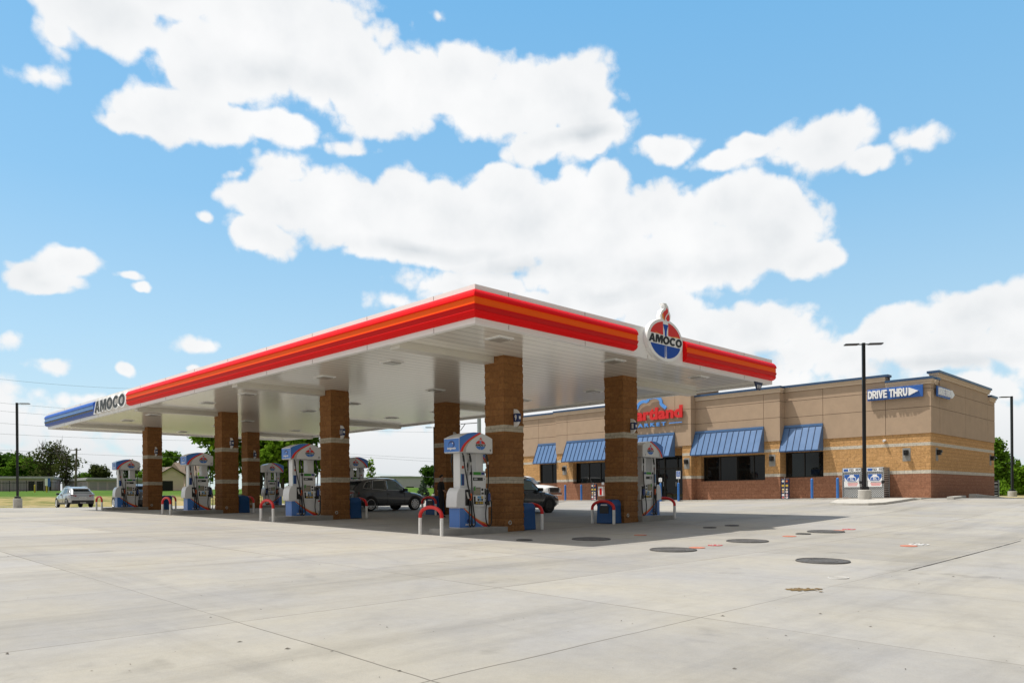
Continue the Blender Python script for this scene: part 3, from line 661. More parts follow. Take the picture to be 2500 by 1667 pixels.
def put(kind, loc, label, rz=None):
    global HOOP, BIN
    if kind=='h':
        if HOOP is None: HOOP=hoop(); o=HOOP
        else: o=dup(HOOP,loc)
    else:
        if BIN is None: BIN=bin_(); o=BIN
        else: o=dup(BIN,loc)
    o.location=loc; o['label']=label
    if rz is not None: o.rotation_euler=(0,0,rz)
    return o

# ------------------------------------------------------------------ fuel pumps
SCREEN=mat('pump_screen',(.30,.27,.20),.15,spec=.6); SCREEND=mat('pump_display',(.03,.035,.035),.15,spec=.6); GREEN=mat('pump_green',(.03,.26,.02),.4)
CYAN=mat('button_blue',(.10,.34,.62),.4); YEL=mat('button_yellow',(.62,.42,.06),.4); NOZO=mat('nozzle_orange',(.80,.13,.015),.4)
SILVER=mat('nozzle_metal',(.45,.45,.44),.3,metal=.8); PORG=mat('pump_orange_line',(.85,.33,.03),.35); HOSE=mat('hose_black',(.010,.010,.011),.45)
def lerp_tab(tab, t):
    for (a,x),(b_,y) in zip(tab[:-1],tab[1:]):
        if t<=b_: return x+(y-x)*(t-a)/(b_-a) if b_>a else y
    return tab[-1][1]
def make_pump(mx, number):
    t=thing('fuel_pump',(0,0,0),'','fuel pump','fuel pumps on the islands')
    X=lambda x: mx*x
    def bx(b,x0,x1,y0,y1,z0,z1,m): b.box(min(X(x0),X(x1)),max(X(x0),X(x1)),y0,y1,z0,z1,m)
    # lower cabinet with the swoosh, row by row
    b=MB(); bx(b,-.575,.575,-.235,.235,0,.60,PWHITE); bx(b,-.577,-.5745,-.235,.235,.02,.585,PBLUE); b.build('cabinet',t,bevel=.008)
    def swoosh(name, tabs, mats_, z0, z1, face, xlim, yoff, rows=24, par=None):
        b=MB()
        for j in range(rows):
            za,zb=z0+(z1-z0)*j/rows, z0+(z1-z0)*(j+1)/rows
            for q in range(len(mats_)):
                if mats_[q] is None: continue
                p=[]
                for z in (za,zb):
                    tt=(z-z0)/(z1-z0); lo,hi=xlim(z)
                    x0=lo if q==0 else min(max(lerp_tab(tabs[q-1],tt),lo),hi); x1=hi if q==len(tabs) else min(max(lerp_tab(tabs[q],tt),lo),hi)
                    p.append((x0,x1,z))
                if p[0][1]-p[0][0]<1e-4 and p[1][1]-p[1][0]<1e-4: continue
                (a0,a1,_),(c0,c1,_)=p
                b.add([(X(a0),face*yoff,za),(X(a1),face*yoff,za),(X(c1),face*yoff,zb),(X(c0),face*yoff,zb)],[(0,1,2,3) if (face*mx)<0 else (3,2,1,0)],mats_[q])
        return b.build(name,par or t,recalc=False)
    low=[[(0,.30),(.25,.02),(.5,-.16),(.75,-.32),(1,-.46)],[(0,.38),(.25,.12),(.5,-.08),(.75,-.27),(1,-.44)],[(0,.66),(.12,.46),(.3,.20),(.5,.0),(.75,-.22),(1,-.41)],[(0,.69),(.16,.56),(.3,.28),(.5,.05),(.75,-.18),(1,-.385)]]
    for f in (-1,1): swoosh('decal',low,[PBLUE,CYAN,PRED,PORG,None],.015,.585,f,lambda z:(-.573,.573),.2385)
    # upper cabinet
    b=MB(); bx(b,-.15,.47,-.255,.255,.63,1.56,PWHITE); bx(b,-.13,.46,-.235,.235,1.56,1.70,PWHITE); bx(b,-.60,.60,-.26,.26,.595,.632,PWHITE); b.build('console',t,bevel=.012)
    for s in (-1,1):
        # white nozzle boot housings at either end
        w0,w1=(-.70,-.152) if s<0 else (.472,.70)
        prof=[(w0,.61),(w0+.0,.78),(w0+.03,1.02),(w0+.09,1.14),(w0+.16,1.19),(w1,1.19),(w1,.61)] if s<0 else [(w1,.61),(w1,.78),(w1-.03,1.0),(w1-.08,1.12),(w1-.14,1.17),(w0,1.17),(w0,.61)]
        b=MB(); b.plate([(X(x),z) for x,z in prof],((0,0,0),*FS),-.245,.245,PWHITE); hb=b.build('nozzle_housing',t,bevel=.02,seg=3)
        for f in (-1,1):
            b=MB(); xa,xb=(-.36,-.165) if s<0 else (.49,.61); b.box(min(X(xa),X(xb)),max(X(xa),X(xb)),min(f*.262,f*.2),max(f*.262,f*.2),.66,1.13,BLACK); b.build('nozzle_recess',hb)
        # post to the topper
        p0,p1=(-.48,-.20) if s<0 else (.17,.46)
        b=MB(); bx(b,p0,p1,-.15,.15,1.16 if s<0 else 1.69,2.26,PWHITE); b.build('post',t,bevel=.012)
    # screens, keypad, buttons on both faces
    for f in (-1,1):
        def fb(b,x0,x1,z0,z1,m,d=.258,h=.008): 
            if d>.16: x0,x1=(x0+.16)*.93-.055,(x1+.16)*.93-.055
            b.box(min(X(x0),X(x1)),max(X(x0),X(x1)),min(f*d,f*(d-h)),max(f*d,f*(d-h)),z0,z1,m)
        b=MB(); fb(b,-.16,.26,1.40,1.50,SCREEND,.264,.02); fb(b,-.12,.02,1.425,1.475,PGREY,.2645,.002); b.build('price_display',t)
        b=MB(); fb(b,-.14,.14,.99,1.18,SCREEN,.264,.02); fb(b,-.16,.16,.97,1.20,DGREY,.262,.01); b.build('screen',t)
        b=MB(); fb(b,-.13,.20,1.575,1.665,GREEN,.243,.02); fb(b,.22,.36,1.58,1.66,PDBLUE,.243,.02); fb(b,-.28,-.17,1.58,1.66,DGREY,.243,.02); b.build('top_banner',t)
        for nm,a in (('card_slot',(.20,.28,1.10,1.17,BLACK,.263,.02)),('speaker_grille',(.20,.30,.99,1.05,DGREY,.263,.02)),('card_reader',(.335,.395,.98,1.16,BLACK,.264,.02)),('receipt_slot',(.34,.395,.69,.77,BLACK,.264,.02)),('tap_reader',(.35,.39,.86,.89,BLACK,.263,.02)),('notice',(-.345+.20,-.24+.20,.98,1.24,mat('notice_grey',(.42,.44,.40),.5),.263,.02)),('notice_header',(-.33+.2,-.27+.2,1.10,1.22,GREEN,.2645,.002))):
            b=MB(); fb(b,*a); b.build(nm,t)
        b=MB()
        for i in range(4):
            x=-.05+i*.082; xc_=(x+.031+.16)*.93-.055
            fb(b,x,x+.062,.875,.935,[LETW,CYAN,CYAN,YEL][i],.264,.01); fb(b,x,x+.062,.80,.86,[LETW,BLACK,CYAN,BLACK][i],.264,.01)
            b.cyl((X(xc_),0,.735),.033,min(f*.25,f*.268),max(f*.25,f*.268),[YEL,SCREEN,YEL,YEL][i],10,axis='y')
        fb(b,-.13,-.065,.70,.93,BLACK,.264,.01); fb(b,-.06,.28,.69,.78,BLACK,.2605,.008); b.build('grade_buttons',t)
        b=MB(); fb(b,-.37+.0,-.29,1.60,1.70,mat('notice_red',(.55,.05,.02),.5),.157,.01) if False else fb(b,-.40,-.32,1.76,1.84,mat('notice_red',(.55,.06,.02),.5),.1525,.01); fb(b,-.43,-.31,1.26,1.60,PDBLUE,.1525,.01); fb(b,-.45,-.42,1.26,1.60,CYAN,.1527,.01); b.build('post_sticker',t)
        # nozzles and hoses
        n=MB(); 
        n.tube([(X(-.30),f*.262,1.06),(X(-.29),f*.275,.98),(X(-.26),f*.285,.86)],.035,SILVER,8); n.box(min(X(-.22),X(-.16)),max(X(-.22),X(-.16)),min(f*.27,f*.32),max(f*.27,f*.32),.80,1.02,NOZO); n.build('nozzle',t,bevel=.01)
        h=MB(); h.tube(catmull([(X(-.17),f*.20,2.24),(X(-.17),f*.27,2.10),(X(-.155),f*.29,1.7),(X(-.12),f*.30,.8),(X(-.04),f*.31,.25),(X(-.05),f*.31,.07),(X(-.14),f*.31,.07),(X(-.17),f*.31,.4),(X(-.20),f*.30,.82)]),.019,HOSE,8); h.build('hose',t)
        h=MB(); h.tube(catmull([(X(-.43),f*.20,2.24),(X(-.44),f*.27,2.10),(X(-.40),f*.29,1.75),(X(-.29),f*.30,1.25),(X(-.20),f*.31,.85),(X(-.16),f*.315,.4),(X(-.20),f*.32,.06),(X(-.27),f*.32,.1),(X(-.26),f*.31,.45),(X(-.24),f*.30,.82)]),.019,HOSE,8); h.build('hose',t)
        h=MB(); h.tube(catmull([(X(.47),f*.20,2.24),(X(.52),f*.27,2.1),(X(.54),f*.29,1.5),(X(.47),f*.30,.9),(X(.40),f*.31,.4),(X(.44),f*.31,.12),(X(.54),f*.31,.03),(X(.64),f*.30,.15),(X(.66),f*.29,.7),(X(.60),f*.28,.85)]),.019,HOSE,8)
        h.tube([(X(-.17),f*.25,2.14),(X(-.165),f*.285,1.96)],.03,BLACK,8); h.tube([(X(-.435),f*.25,2.14),(X(-.435),f*.285,1.96)],.03,BLACK,8); h.tube([(X(.49),f*.25,2.16),(X(.53),f*.285,1.98)],.03,BLACK,8)
        h.tube([(X(-.164),f*.287,1.95),(X(-.16),f*.288,1.86)],.024,SILVER,8); h.tube([(X(.528),f*.286,2.0),(X(.535),f*.288,1.9)],.024,SILVER,8); h.build('hose',t)
        n=MB(); n.box(min(X(.50),X(.60)),max(X(.50),X(.60)),min(f*.27,f*.33),max(f*.27,f*.33),.78,1.02,PDBLUE); n.build('nozzle',t,bevel=.02)
    # topper: vaulted, swoosh on both faces
    hw=.665; zb=2.23
    def top(x): s=(x+hw)/(2*hw); return zb+.42+.19*math.sin(math.pi*min(max(s*.96+.01,0),1))**.9
    n=22; prof=[(-hw,zb)]+[(hw*2*i/n-hw,top(hw*2*i/n-hw)) for i in range(n+1)]+[(hw,zb)]
    b=MB(); b.plate([(X(x),z) for x,z in prof],((0,0,0),*FS),-.35,.35,PWHITE); 
    tp=b.build('topper',t,bevel=.012)
    b=MB(); bx(b,-hw-.003,-hw+.002,-.335,.335,zb+.02,zb+.405,PBLUE); b.build('side_panel',tp)
    b=MB(); bx(b,-hw+.02,hw-.02,-.33,.33,zb-.018,zb-.001,PGREY); b.build('rim',tp)
    def xlim(z):
        if z<=zb+.42: return (-hw,hw)
        xs=[hw*2*i/200-hw for i in range(201) if top(hw*2*i/200-hw)>=z]
        return (min(xs),max(xs)) if xs else (0,0)
    H=.60
    t1=[(0,-.645),(.2,-.585),(.4,-.49),(.6,-.34),(.8,-.13),(1,.12)]; t2=[(0,-.55),(.2,-.49),(.4,-.39),(.6,-.235),(.8,-.02),(1,.25)]; t3=[(0,-.535),(.2,-.475),(.4,-.373),(.6,-.215),(.8,.0),(1,.26)]; t4=[(0,-.42),(.2,-.40),(.4,-.32),(.6,-.18),(.8,.02),(1,.26)]
    for f in (-1,1):
        swoosh('decal',[t1,t2,t3,t4],[PBLUE,PRED,PORG,PGREY,None],zb+.012,zb+.603,f,xlim,.3525,rows=30,par=tp)
    torch_logo(tp,(X(.17),-.3505,zb+.235),*FS,.225,.165,.004,.098,big=False)
    fr_side=((-hw-.003,0,zb+.2),*FW) if mx>0 else ((hw+.003,0,zb+.2),(0,1,0),(0,0,1))
    b=MB(); b.plate(ell(.0,.045,.14,.105,24),fr_side,.001,.004,PDBLUE); b.plate(ell(-.02,.02,.10,.07,24),fr_side,.004,.0055,PBLUE); b.plate([(.03,.07),(.05,.1),(.07,.07),(.05,.05)],fr_side,.004,.006,LETW); e=b.build('side_emblem',tp)
    text('lettering','invigorate',((fr_side[0][0],fr_side[0][1],fr_side[0][2]-.075),*fr_side[1:]),.095,LETW,e,ext=.001,off=.003,shear=.15,d=.007)
    b=MB(); b.plate(ell(X(-.22),.20,.075,.065,20),((0,-.239,0),*FS),.0,.002,PDBLUE); b.plate([(X(-.22)-.01,.2),(X(-.22),.23),(X(-.22)+.01,.2),(X(-.22),.17)],((0,-.241,0),*FS),.0,.002,LETW); lb=b.build('lower_emblem',t)
    text('lettering','invigorate',((X(-.17),-.2405,.10),*FS),.095,LETW,lb,ext=.001,off=.003,shear=.15,d=.001)
    return t
def pump_number(p, s, mx):
    text('number',s,((mx*.57 if mx>0 else -.50,-.353,2.31),*FS),.10,LETK,p,ext=.001,off=.003)
    text('number',s,((.40 if mx>0 else -.05,-.2565,1.45),*FS),.06,LETK,p,ext=.001,off=.002)
pl={9:'fuel pump 9, the nearest pump, blue end towards the left',11:'fuel pump 11 standing left of the number 11 column',13:'fuel pump 13 standing left of the number 13 column with a cream barn behind it',15:'fuel pump 15, the farthest pump at left beside the silver car',
    1:'fuel pump 1 at right of the number 1 column in front of the store entrance',3:'fuel pump 3 hidden behind the big nearest pump',5:'fuel pump 5 half hidden behind column 11 and above the dark SUV',7:'fuel pump 7 of the back row, seen between the number 7 column and pump 11'}
PROTO={}
for row,(lst,nums,mx) in enumerate(((ISLANDS,(9,11,13,15),1),(BACKS,(1,3,5,7),-1))):
    for i,((u,v),nn) in enumerate(zip(lst,nums)):
        vc=v+.43; uc=u-1.08 if mx>0 else u+CW+1.10
        z=lot_z(uc,vc); nm={9:'nearest island, under pump 9',11:'island under pump 11',13:'island under pump 13',15:'farthest left island, under pump 15',1:'island under pump 1 before the store',3:'island under pump 3',5:'island under pump 5',7:'island under pump 7'}[nn]
        o=island(u-2.40,u-.03,vc,z,True) if mx>0 else island(u+CW+.03,u+CW+2.42,vc,z,False)
        tag(o,'low grey concrete pump '+nm,'pump island','concrete pump islands')
        loc=(uc,vc,z+.171)
        if mx not in PROTO:
            p=make_pump(mx,str(nn)); PROTO[mx]=p; p.location=loc
        else: p=dup(PROTO[mx],loc)
        p['label']=pl[nn]
    for o in [x for x in COL.objects if x.parent is None and x.name.startswith('fuel_pump')]:
        for nn,lab in pl.items():
            if o['label']==lab and 'done' not in o: pump_number(o,str(nn),mx); o['done']=1
for o in COL.objects:
    if 'done' in o: del o['done']
pn=lambda i,row: ((9,11,13,15),(1,3,5,7))[row][i]
for i,((u,v),(bu,bv)) in enumerate(zip(ISLANDS,BACKS)):
    vc=v+.43; bc=bv+.43; a,c=pn(i,0),pn(i,1)
    near={9:' nearest to the camera',11:'',13:'',15:', farthest left of all'}[a]
    put('h',(u-2.55,vc+.02*i,lot_z(u-2.55,vc)),f'red and white hoop bollard at the outer end of pump {a}{near}')
    put('h',(u+1.62,vc,lot_z(u+1.6,vc)),f'red and white hoop bollard behind the blue bin of column {a}')
    put('h',(bu-.68,bc,lot_z(bu-.7,bc)),f'red and white hoop bollard in front of the blue bin of column {c}')
    put('h',(bu+3.18,bc,lot_z(bu+3.2,bc)),f'red and white hoop bollard at the store end of pump {c}')
    put('b',(u+CW+.34,vc,lot_z(u+1.2,vc)),f'blue plastic waste bin right against column {a}',math.pi)
    put('b',(bu-.33,bc,lot_z(bu-.3,bc)),f'blue plastic waste bin right against column {c}',0)

# ------------------------------------------------------------------ store building
FZ=.66                                             # floor level at the store front
store=thing('store_building',(0,0,0),'tan and brown block convenience store with blue awnings and stucco parapets','store')
S_U,S_D=31.3,44.0
SECT=[(-.99,1.2,31.3,7.09),(1.2,7.0,31.3,7.43),(7.0,12.7,30.66,7.38),(12.7,19.1,30.08,8.25),(19.1,24.8,30.66,7.38),(24.8,30.6,31.3,7.40),(30.6,32.8,31.3,7.09)]
WINS=[(4.68,7.0,31.3,1.96,3.46,[5.85],0),(7.95,12.36,30.66,1.84,3.40,[8.88,10.03,11.2],.28),(19.45,23.17,30.66,1.88,3.40,[20.87,21.96],.28),(24.8,27.17,31.3,1.95,3.46,[25.95],0)]
DOOR=(13.35,18.45)
LAYERS=[(.0,2.02,CMUB,0),(2.02,2.2,CMUW,.006),(2.2,3.5,CMUT,0),(3.5,3.67,CMUW,.006),(3.67,4.16,CMUT,0)]
def split_rect(v0,v1,z0,z1,holes):
    out=[(v0,v1,z0,z1)]
    for h0,h1,hz0,hz1 in holes:
        nxt=[]
        for a,b_,c,d in out:
            if h1<=a or h0>=b_ or hz1<=c or hz0>=d: nxt.append((a,b_,c,d)); continue
            if h0>a: nxt.append((a,h0,c,d))
            if h1<b_: nxt.append((h1,b_,c,d))
            x0,x1=max(a,h0),min(b_,h1)
            if hz0>c: nxt.append((x0,x1,c,hz0))
            if hz1<d: nxt.append((x0,x1,hz1,d))
        out=nxt
    return out
lower=MB(); stuc=MB(); trim=MB(); cope=MB()
for v0,v1,u,top in SECT:
    holes=[(w[0],w[1],w[3],w[4]) for w in WINS if w[0]>=v0-.01 and w[1]<=v1+.01]
    tower = top>8
    if tower: holes=[(DOOR[0],DOOR[1],-1,4.2)]
    for z0,z1,m,pr in LAYERS:
        for a,b_,c,d in split_rect(v0,v1,z0,z1,holes):
            lower.box(u-pr,31.9,a,b_,c,d,m)
    # low wall recessed under the big windows
    us=u-.05
    stuc.box(us+.03,31.9,v0+.001,v1-.001,4.16,top-.05,STUCD)
    vs=sorted({v0,v1}|{x for x in (1.23,4.67,8.0,13.86,17.94,23.68,27.21,30.6) if v0<x<v1})
    zs=[4.15,5.54,6.50,top-.36]
    for a,b_ in zip(vs[:-1],vs[1:]):
        for c,d in zip(zs[:-1],zs[1:]):
            ga=.012 if a!=v0 else 0; gb=.012 if b_!=v1 else 0
            stuc.box(us,us+.05,a+ga,b_-gb,c+(.012 if c!=4.15 else 0),d-.012,STUC)
    # side returns of projecting sections
    if u<31.29:
        for vv,sg in ((v0,-1),(v1,1)):
            for c,d in zip(zs[:-1],zs[1:]):
                stuc.box(us+.001,32.2,min(vv,vv+sg*.03),max(vv,vv+sg*.03),c+.012,d-.012,STUC)
    e0=.10
    trim.box(us-.06,us+.35,v0-(e0 if u<31.2 or v0<-.5 else 0),v1+(e0 if u<31.2 else 0),top-.36,top-.22,CORN)
    trim.box(us-.11,us+.35,v0-(e0+.05 if u<31.2 or v0<-.5 else 0),v1+(e0+.05 if u<31.2 else 0),top-.22,top-.11,CORN)
    cope.box(us-.17,us+.42,v0-(.16 if u<31.2 or v0<-.5 or top==7.43 else 0),v1+(.16 if u<31.2 else 0),top-.11,top+.01,COPE)
    stuc.box(us+.1,us+.34,v0+.02,v1-.02,6.5,top-.12,STUC)
    if tower:
        stuc.box(30.3,33.6,v0+.03,v0+.3,6.4,top-.12,STUC); stuc.box(30.3,33.6,v1-.3,v1-.03,6.4,top-.12,STUC); stuc.box(33.4,33.6,v0+.3,v1-.3,6.4,top-.12,STUC)
        cope.box(30.5,33.8,v0-.12,v0+.42,top-.11,top+.008,COPE)
# side wall facing the drive-through lane
V=-.99
for z0,z1,m,pr in LAYERS: lower.box(31.9,S_D,V-pr,V+.4,z0,z1,m); 
for z0,z1,m,pr in LAYERS: lower.box(S_D-.4,S_D,V+.4,32.8,z0,z1,m); lower.box(31.9,S_D-.4,32.4,32.8,z0,z1,m)
stuc.box(31.3,S_D,V-.02,V+.4,4.16,6.74,STUCD)
us_=[31.25,32.74,37.54,42.33,S_D]; zs=[4.15,5.54,6.50]
for a,b_ in zip(us_[:-1],us_[1:]):
    tz=7.14 if 32.0<a<42 else 6.75
    for c,d in zip([4.15,5.54,6.50],[5.54,6.50,tz]): stuc.box(a+(.012 if a>31.3 else 0),b_-.012,V-.05,V-.0,c+.012,d-.012,STUC)
for u0,u1,top in ((31.75,32.2,7.09),(32.2,42.6,7.50),(42.6,S_D,7.09)):
    trim.box(u0,u1,V-.11,V+.3,top-.36,top-.22,CORN); trim.box(u0-(.05 if top>7.2 else 0),u1+.05,V-.16,V+.3,top-.22,top-.11,CORN); cope.box(u0-(.1 if top>7.2 else 0),u1+.12,V-.22,V+.4,top-.11,top+.01,COPE); stuc.box(u0+.01,u1-.01,V+.0,V+.28,6.6,top-.12,STUC)
stuc.box(S_D-.4,S_D-.01,V+.3,32.7,4.16,7.0,STUC); stuc.box(32,S_D-.4,32.3,32.7,4.16,7.0,STUC)
lower.build('block_wall',store); stuc.build('stucco_wall',store); trim.build('cornice',store); cope.build('coping',store)
b=MB(); b.box(31.95,S_D-.45,-.55,32.25,6.3,6.4,DGREY); b.build('roof',store)
b=MB(); b.box(33.2,33.3,-.5,32.2,.6,6.29,mat('interior_dark',(.02,.018,.016),.9)); b.build('interior_wall',store)
b=MB(); b.box(31.0,33.2,-.5,32.2,FZ-.05,FZ+.02,mat('interior_floor',(.12,.11,.10),.5)); b.build('floor',store)
# windows
for v0,v1,u,z0,z1,mull,rec in WINS:
    ug=u+.16+rec; b=MB(); f=.06
    b.box(ug-.05,ug+.05,v0,v1,z0,z0+f,FRAME); b.box(ug-.05,ug+.05,v0,v1,z1-f,z1,FRAME); b.box(ug-.05,ug+.05,v0,v0+f,z0+f,z1-f,FRAME); b.box(ug-.05,ug+.05,v1-f,v1,z0+f,z1-f,FRAME)
    for mv in mull: b.box(ug-.05,ug+.05,mv-.025,mv+.025,z0+f,z1-f,FRAME)
    w=b.build('window',store)
    b=MB(); b.box(ug+.005,ug+.02,v0+f,v1-f,z0+f,z1-f,GLASS); b.build('pane',w)
# recessed entrance
u=31.15; b=MB(); f=.07; d0,d1=DOOR
for v in (d0,14.35,15.35,16.35,17.4,d1-f): b.box(u-.06,u+.06,v,v+f,FZ,3.6,FRAME)
b.box(u-.06,u+.06,d0,d1,3.5,3.6,FRAME); b.box(u-.055,u+.055,d0,d1,2.72,2.80,FRAME); b.box(u-.055,u+.055,d0,d1,FZ,FZ+.1,FRAME)
dr=b.build('entrance_front',store); b=MB(); b.box(u+.003,u+.02,d0,d1,FZ,3.6,GLASS); b.build('pane',dr)
for v in (14.5,15.5): 
    b=MB(); b.box(u-.09,u-.065,v-.03,v+.0,FZ+.9,FZ+1.2,STEEL); b.build('door_handle',dr)
lower2=MB(); lower2.box(31.1,31.9,d0,d1,3.605,4.2,CMUT); lower2.box(30.14,31.09,d0+.02,d1-.02,4.10,4.16,STUC); lower2.build('entrance_soffit',store)
# awnings
for v0,v1,u in ((4.66,6.995,31.25),(7.98,12.69,30.61),(13.88,17.92,30.03),(19.12,23.68,30.61),(24.805,27.22,31.25)):
    t=MB(); P_=.70; zt,zb_=5.0,3.48
    A=[(u-.10,zt+.06),(u-.10,zt-.09),(u-P_,zb_+.05),(u-P_,zb_),(u-.002,zb_),(u-.002,zt+.06)]
    pts0=[(x,v0,z) for x,z in A]; pts1=[(x,v1,z) for x,z in A]; n=len(A)
    t.add(pts0+pts1,[tuple(range(n)),tuple(range(2*n-1,n-1,-1))]+[(i,(i+1)%n,n+(i+1)%n,n+i) for i in range(n)],AWN)
    aw=t.build('awning',store)
    s=MB(); k_=max(2,round((v1-v0)/.385))
    dx,dz=(u-P_)-(u-.10),(zb_+.05)-(zt-.09); ln=math.hypot(dx,dz); nx,nz=dz/ln,-dx/ln
    if nx>0: nx,nz=-nx,-nz
    for i in range(k_+1):
        vv=v0+.012+(v1-v0-.024)*i/k_
        q=[(u-.10,zt-.09),(u-P_,zb_+.05)]
        vs=[(x+nx*h,vv+dv,z+nz*h) for (x,z) in q for h in (0,.035) for dv in (-.014,.014)]
        s.add(vs,[(0,1,5,4),(2,6,7,3),(0,4,6,2),(1,3,7,5),(0,2,3,1),(4,5,7,6)],AWND)
    s.box(u-.125,u-.101,v0,v1,zt-.10,zt-.075,AWND); s.box(u-P_-.012,u-P_,v0,v1,zb_-.02,zb_+.03,AWND); s.build('seam',aw)
# signs
def wall_logo(u):
    RL=mat('sign_red',(.66,.012,.012),.35,coat=.3); BL=mat('sign_blue',(.10,.31,.75),.4)
    def pl(pts,w,z0): return pts
    c=[(14.43,6.67),(14.79,6.97),(14.83,7.21),(15.05,7.42),(15.38,7.48),(15.74,7.44),(15.94,7.25),(16.25,7.28),(16.58,7.13),(16.78,6.84),(17.0,6.95),(17.35,6.93),(17.6,6.78),(17.68,6.6)]
    pts=[Vector((0,-a,z)) for a,z in catmull([(0,a,z) for a,z in c],4) for a,z in [(a,z)]] if False else [Vector((0,p.y,p.z)) for p in catmull([(0,a,z) for a,z in c],4)]
    b=MB(); w=.10
    L=[];Rr=[]
    for i,p in enumerate(pts):
        t=(pts[min(i+1,len(pts)-1)]-pts[max(0,i-1)]).normalized(); n=Vector((0,-t.z,t.y)); L.append(p+n*w); Rr.append(p-n*w)
    for i in range(len(pts)-1):
        q=[L[i],L[i+1],Rr[i+1],Rr[i]]
        vs=[(u-.20,a.y,a.z) for a in q]+[(u-.10,a.y,a.z) for a in q]
        b.add(vs,[(0,1,2,3),(7,6,5,4)]+[(j,(j+1)%4,4+(j+1)%4,4+j) for j in range(4)],BL)
    cl=b.build('cloud_outline',store)
    text('store_lettering','heartland',((u-.10,15.63,6.38),*FW),1.05,RL,store,ext=.055,off=.045,space=1.04,d=.055,fit=4.88)
    text('store_lettering','MARKET',((u-.10,15.83,5.67),*FW),.33,BL,store,ext=.04,off=.012,space=1.5,d=.045,fit=2.75)
    b=MB(); b.box(u-.16,u-.10,13.25,14.22,5.65,5.71,BL); b.build('sign_rule',store); b=MB(); b.box(u-.16,u-.10,17.5,18.4,5.65,5.71,BL); b.build('sign_rule',store)
wall_logo(30.03)
SB=mat('drive_sign_blue',(.03,.115,.40),.35)
b=MB(); b.box(31.06,31.16,-.71,2.11,6.075,6.70,SB); b.box(31.16,31.25,0,.1,6.3,6.4,DGREY); b.box(31.16,31.25,1.5,1.6,6.3,6.4,DGREY); ds=b.build('drive_sign',store,bevel=.01)
glyphs('lettering','DRIVE THRU',(31.06,1.04,6.385),FW,.44,2.02,LETW,ds,.0,.09,gap=.06)
b=MB(); b.plate([(-.24,-.22),(.24,0),(-.24,.22)],((31.06,-.27,6.385),*FW),.0,.075,LETW); b.build('arrow',ds)
b=MB(); b.box(31.75,33.95,-1.22,-1.14,6.09,6.64,SB); b.box(32.2,32.3,-1.14,-1.04,6.3,6.4,DGREY); b.box(33.4,33.5,-1.14,-1.04,6.3,6.4,DGREY); ds=b.build('drive_sign',store,bevel=.01)
glyphs('lettering','DRIVE THRU',(32.83,-1.22,6.375),FS,.38,1.95,LETW,ds,.0,.07,gap=.06)
b=MB(); b.plate([(-.22,-.21),(.04,-.21),(.42,0),(.04,.21),(-.22,.21)],((34.10,-1.22,6.375),*FS),.0,.065,LETW); b.build('arrow',ds)
def wall_lamp(u,v,z,side):
    b=MB()
    if side=='W':
        b.box(u-.02,u,v-.22,v+.22,z-.42,z+.22,CMUW) if False else b.box(u-.012,u,v-.2,v+.2,z-.45,z+.25,ISL); b.box(u-.20,u-.012,v-.1,v+.1,z-.14,z+.14,BLACK); b.box(u-.26,u-.20,v-.08,v+.08,z-.02,z+.12,BLACK)
    else:
        b.box(u-.2,u+.2,v-.012,v,z-.45,z+.25,ISL); b.box(u-.1,u+.1,v-.20,v-.012,z-.14,z+.14,BLACK); b.box(u-.08,u+.08,v-.26,v-.20,z-.02,z+.12,BLACK)
    b.build('wall_lamp',store)
for u,v,z in ((31.3,.19,3.15),(30.66,7.49,3.1),(30.08,13.02,3.1),(30.66,24.0,3.0)): wall_lamp(u,v,z,'W')
wall_lamp(32.34,-.99,3.15,'S'); wall_lamp(43.1,-.99,3.15,'S')
b=MB(); b.box(31.2,31.3,1.22,1.36,3.84,3.92,LETW); b.tube([(31.2,1.29,3.86),(31.1,1.29,3.83)],.06,LETW,12); b.build('security_camera',store)
b=MB(); b.box(30.45,30.66,20.2,20.62,.95,1.62,LETW); xb=b.build('extinguisher_box',store); b=MB(); b.box(30.435,30.449,20.3,20.5,1.02,1.5,mat('sign_red',(.6,.02,.02),.4)); b.build('panel',xb)
b=MB(); b.box(30.63,30.66,20.25,20.45,1.74,1.92,LETW); b.build('wall_notice',store)
# sidewalk and drive-through kerbs
k=MB()
for i in range(34):
    v=-1+i; k.box(29.7,31.29,v,v+1-.01,lot_z(30.5,v)-.3,max(lot_z(29.7,v+.5),lot_z(31.2,v+.5))+.035,CONC)
tag(k.build('sidewalk'),kind='structure')
k=MB(); nose=[(24.5,1.5),(24.0,.9),(23.85,.2),(24.0,-.5),(24.6,-.95),(26.5,-1.05),(28.6,-1.0),(29.6,-1.0),(29.6,2.2),(27,2.2)]
zs_=[lot_z(a,c) for a,c in nose]; n=len(nose)
k.add([(a,c,z-.2) for (a,c),z in zip(nose,zs_)]+[(a,c,z+.12*(0.25 if a>28.9 else 1)) for (a,c),z in zip(nose,zs_)],[tuple(range(n,2*n))]+[(i,(i+1)%n,n+(i+1)%n,n+i) for i in range(n)],CONC)
tag(k.build('kerb_island',bevel=.03),kind='structure')
k=MB(); kerb_run([(30.2,-2.35),(33.2,-2.15)],.3,.13); kerb_run([(33.3,-2.6),(41,-2.4),(47,-2.5)],.35,.22); tag(k.build('drive_kerb'),kind='structure')

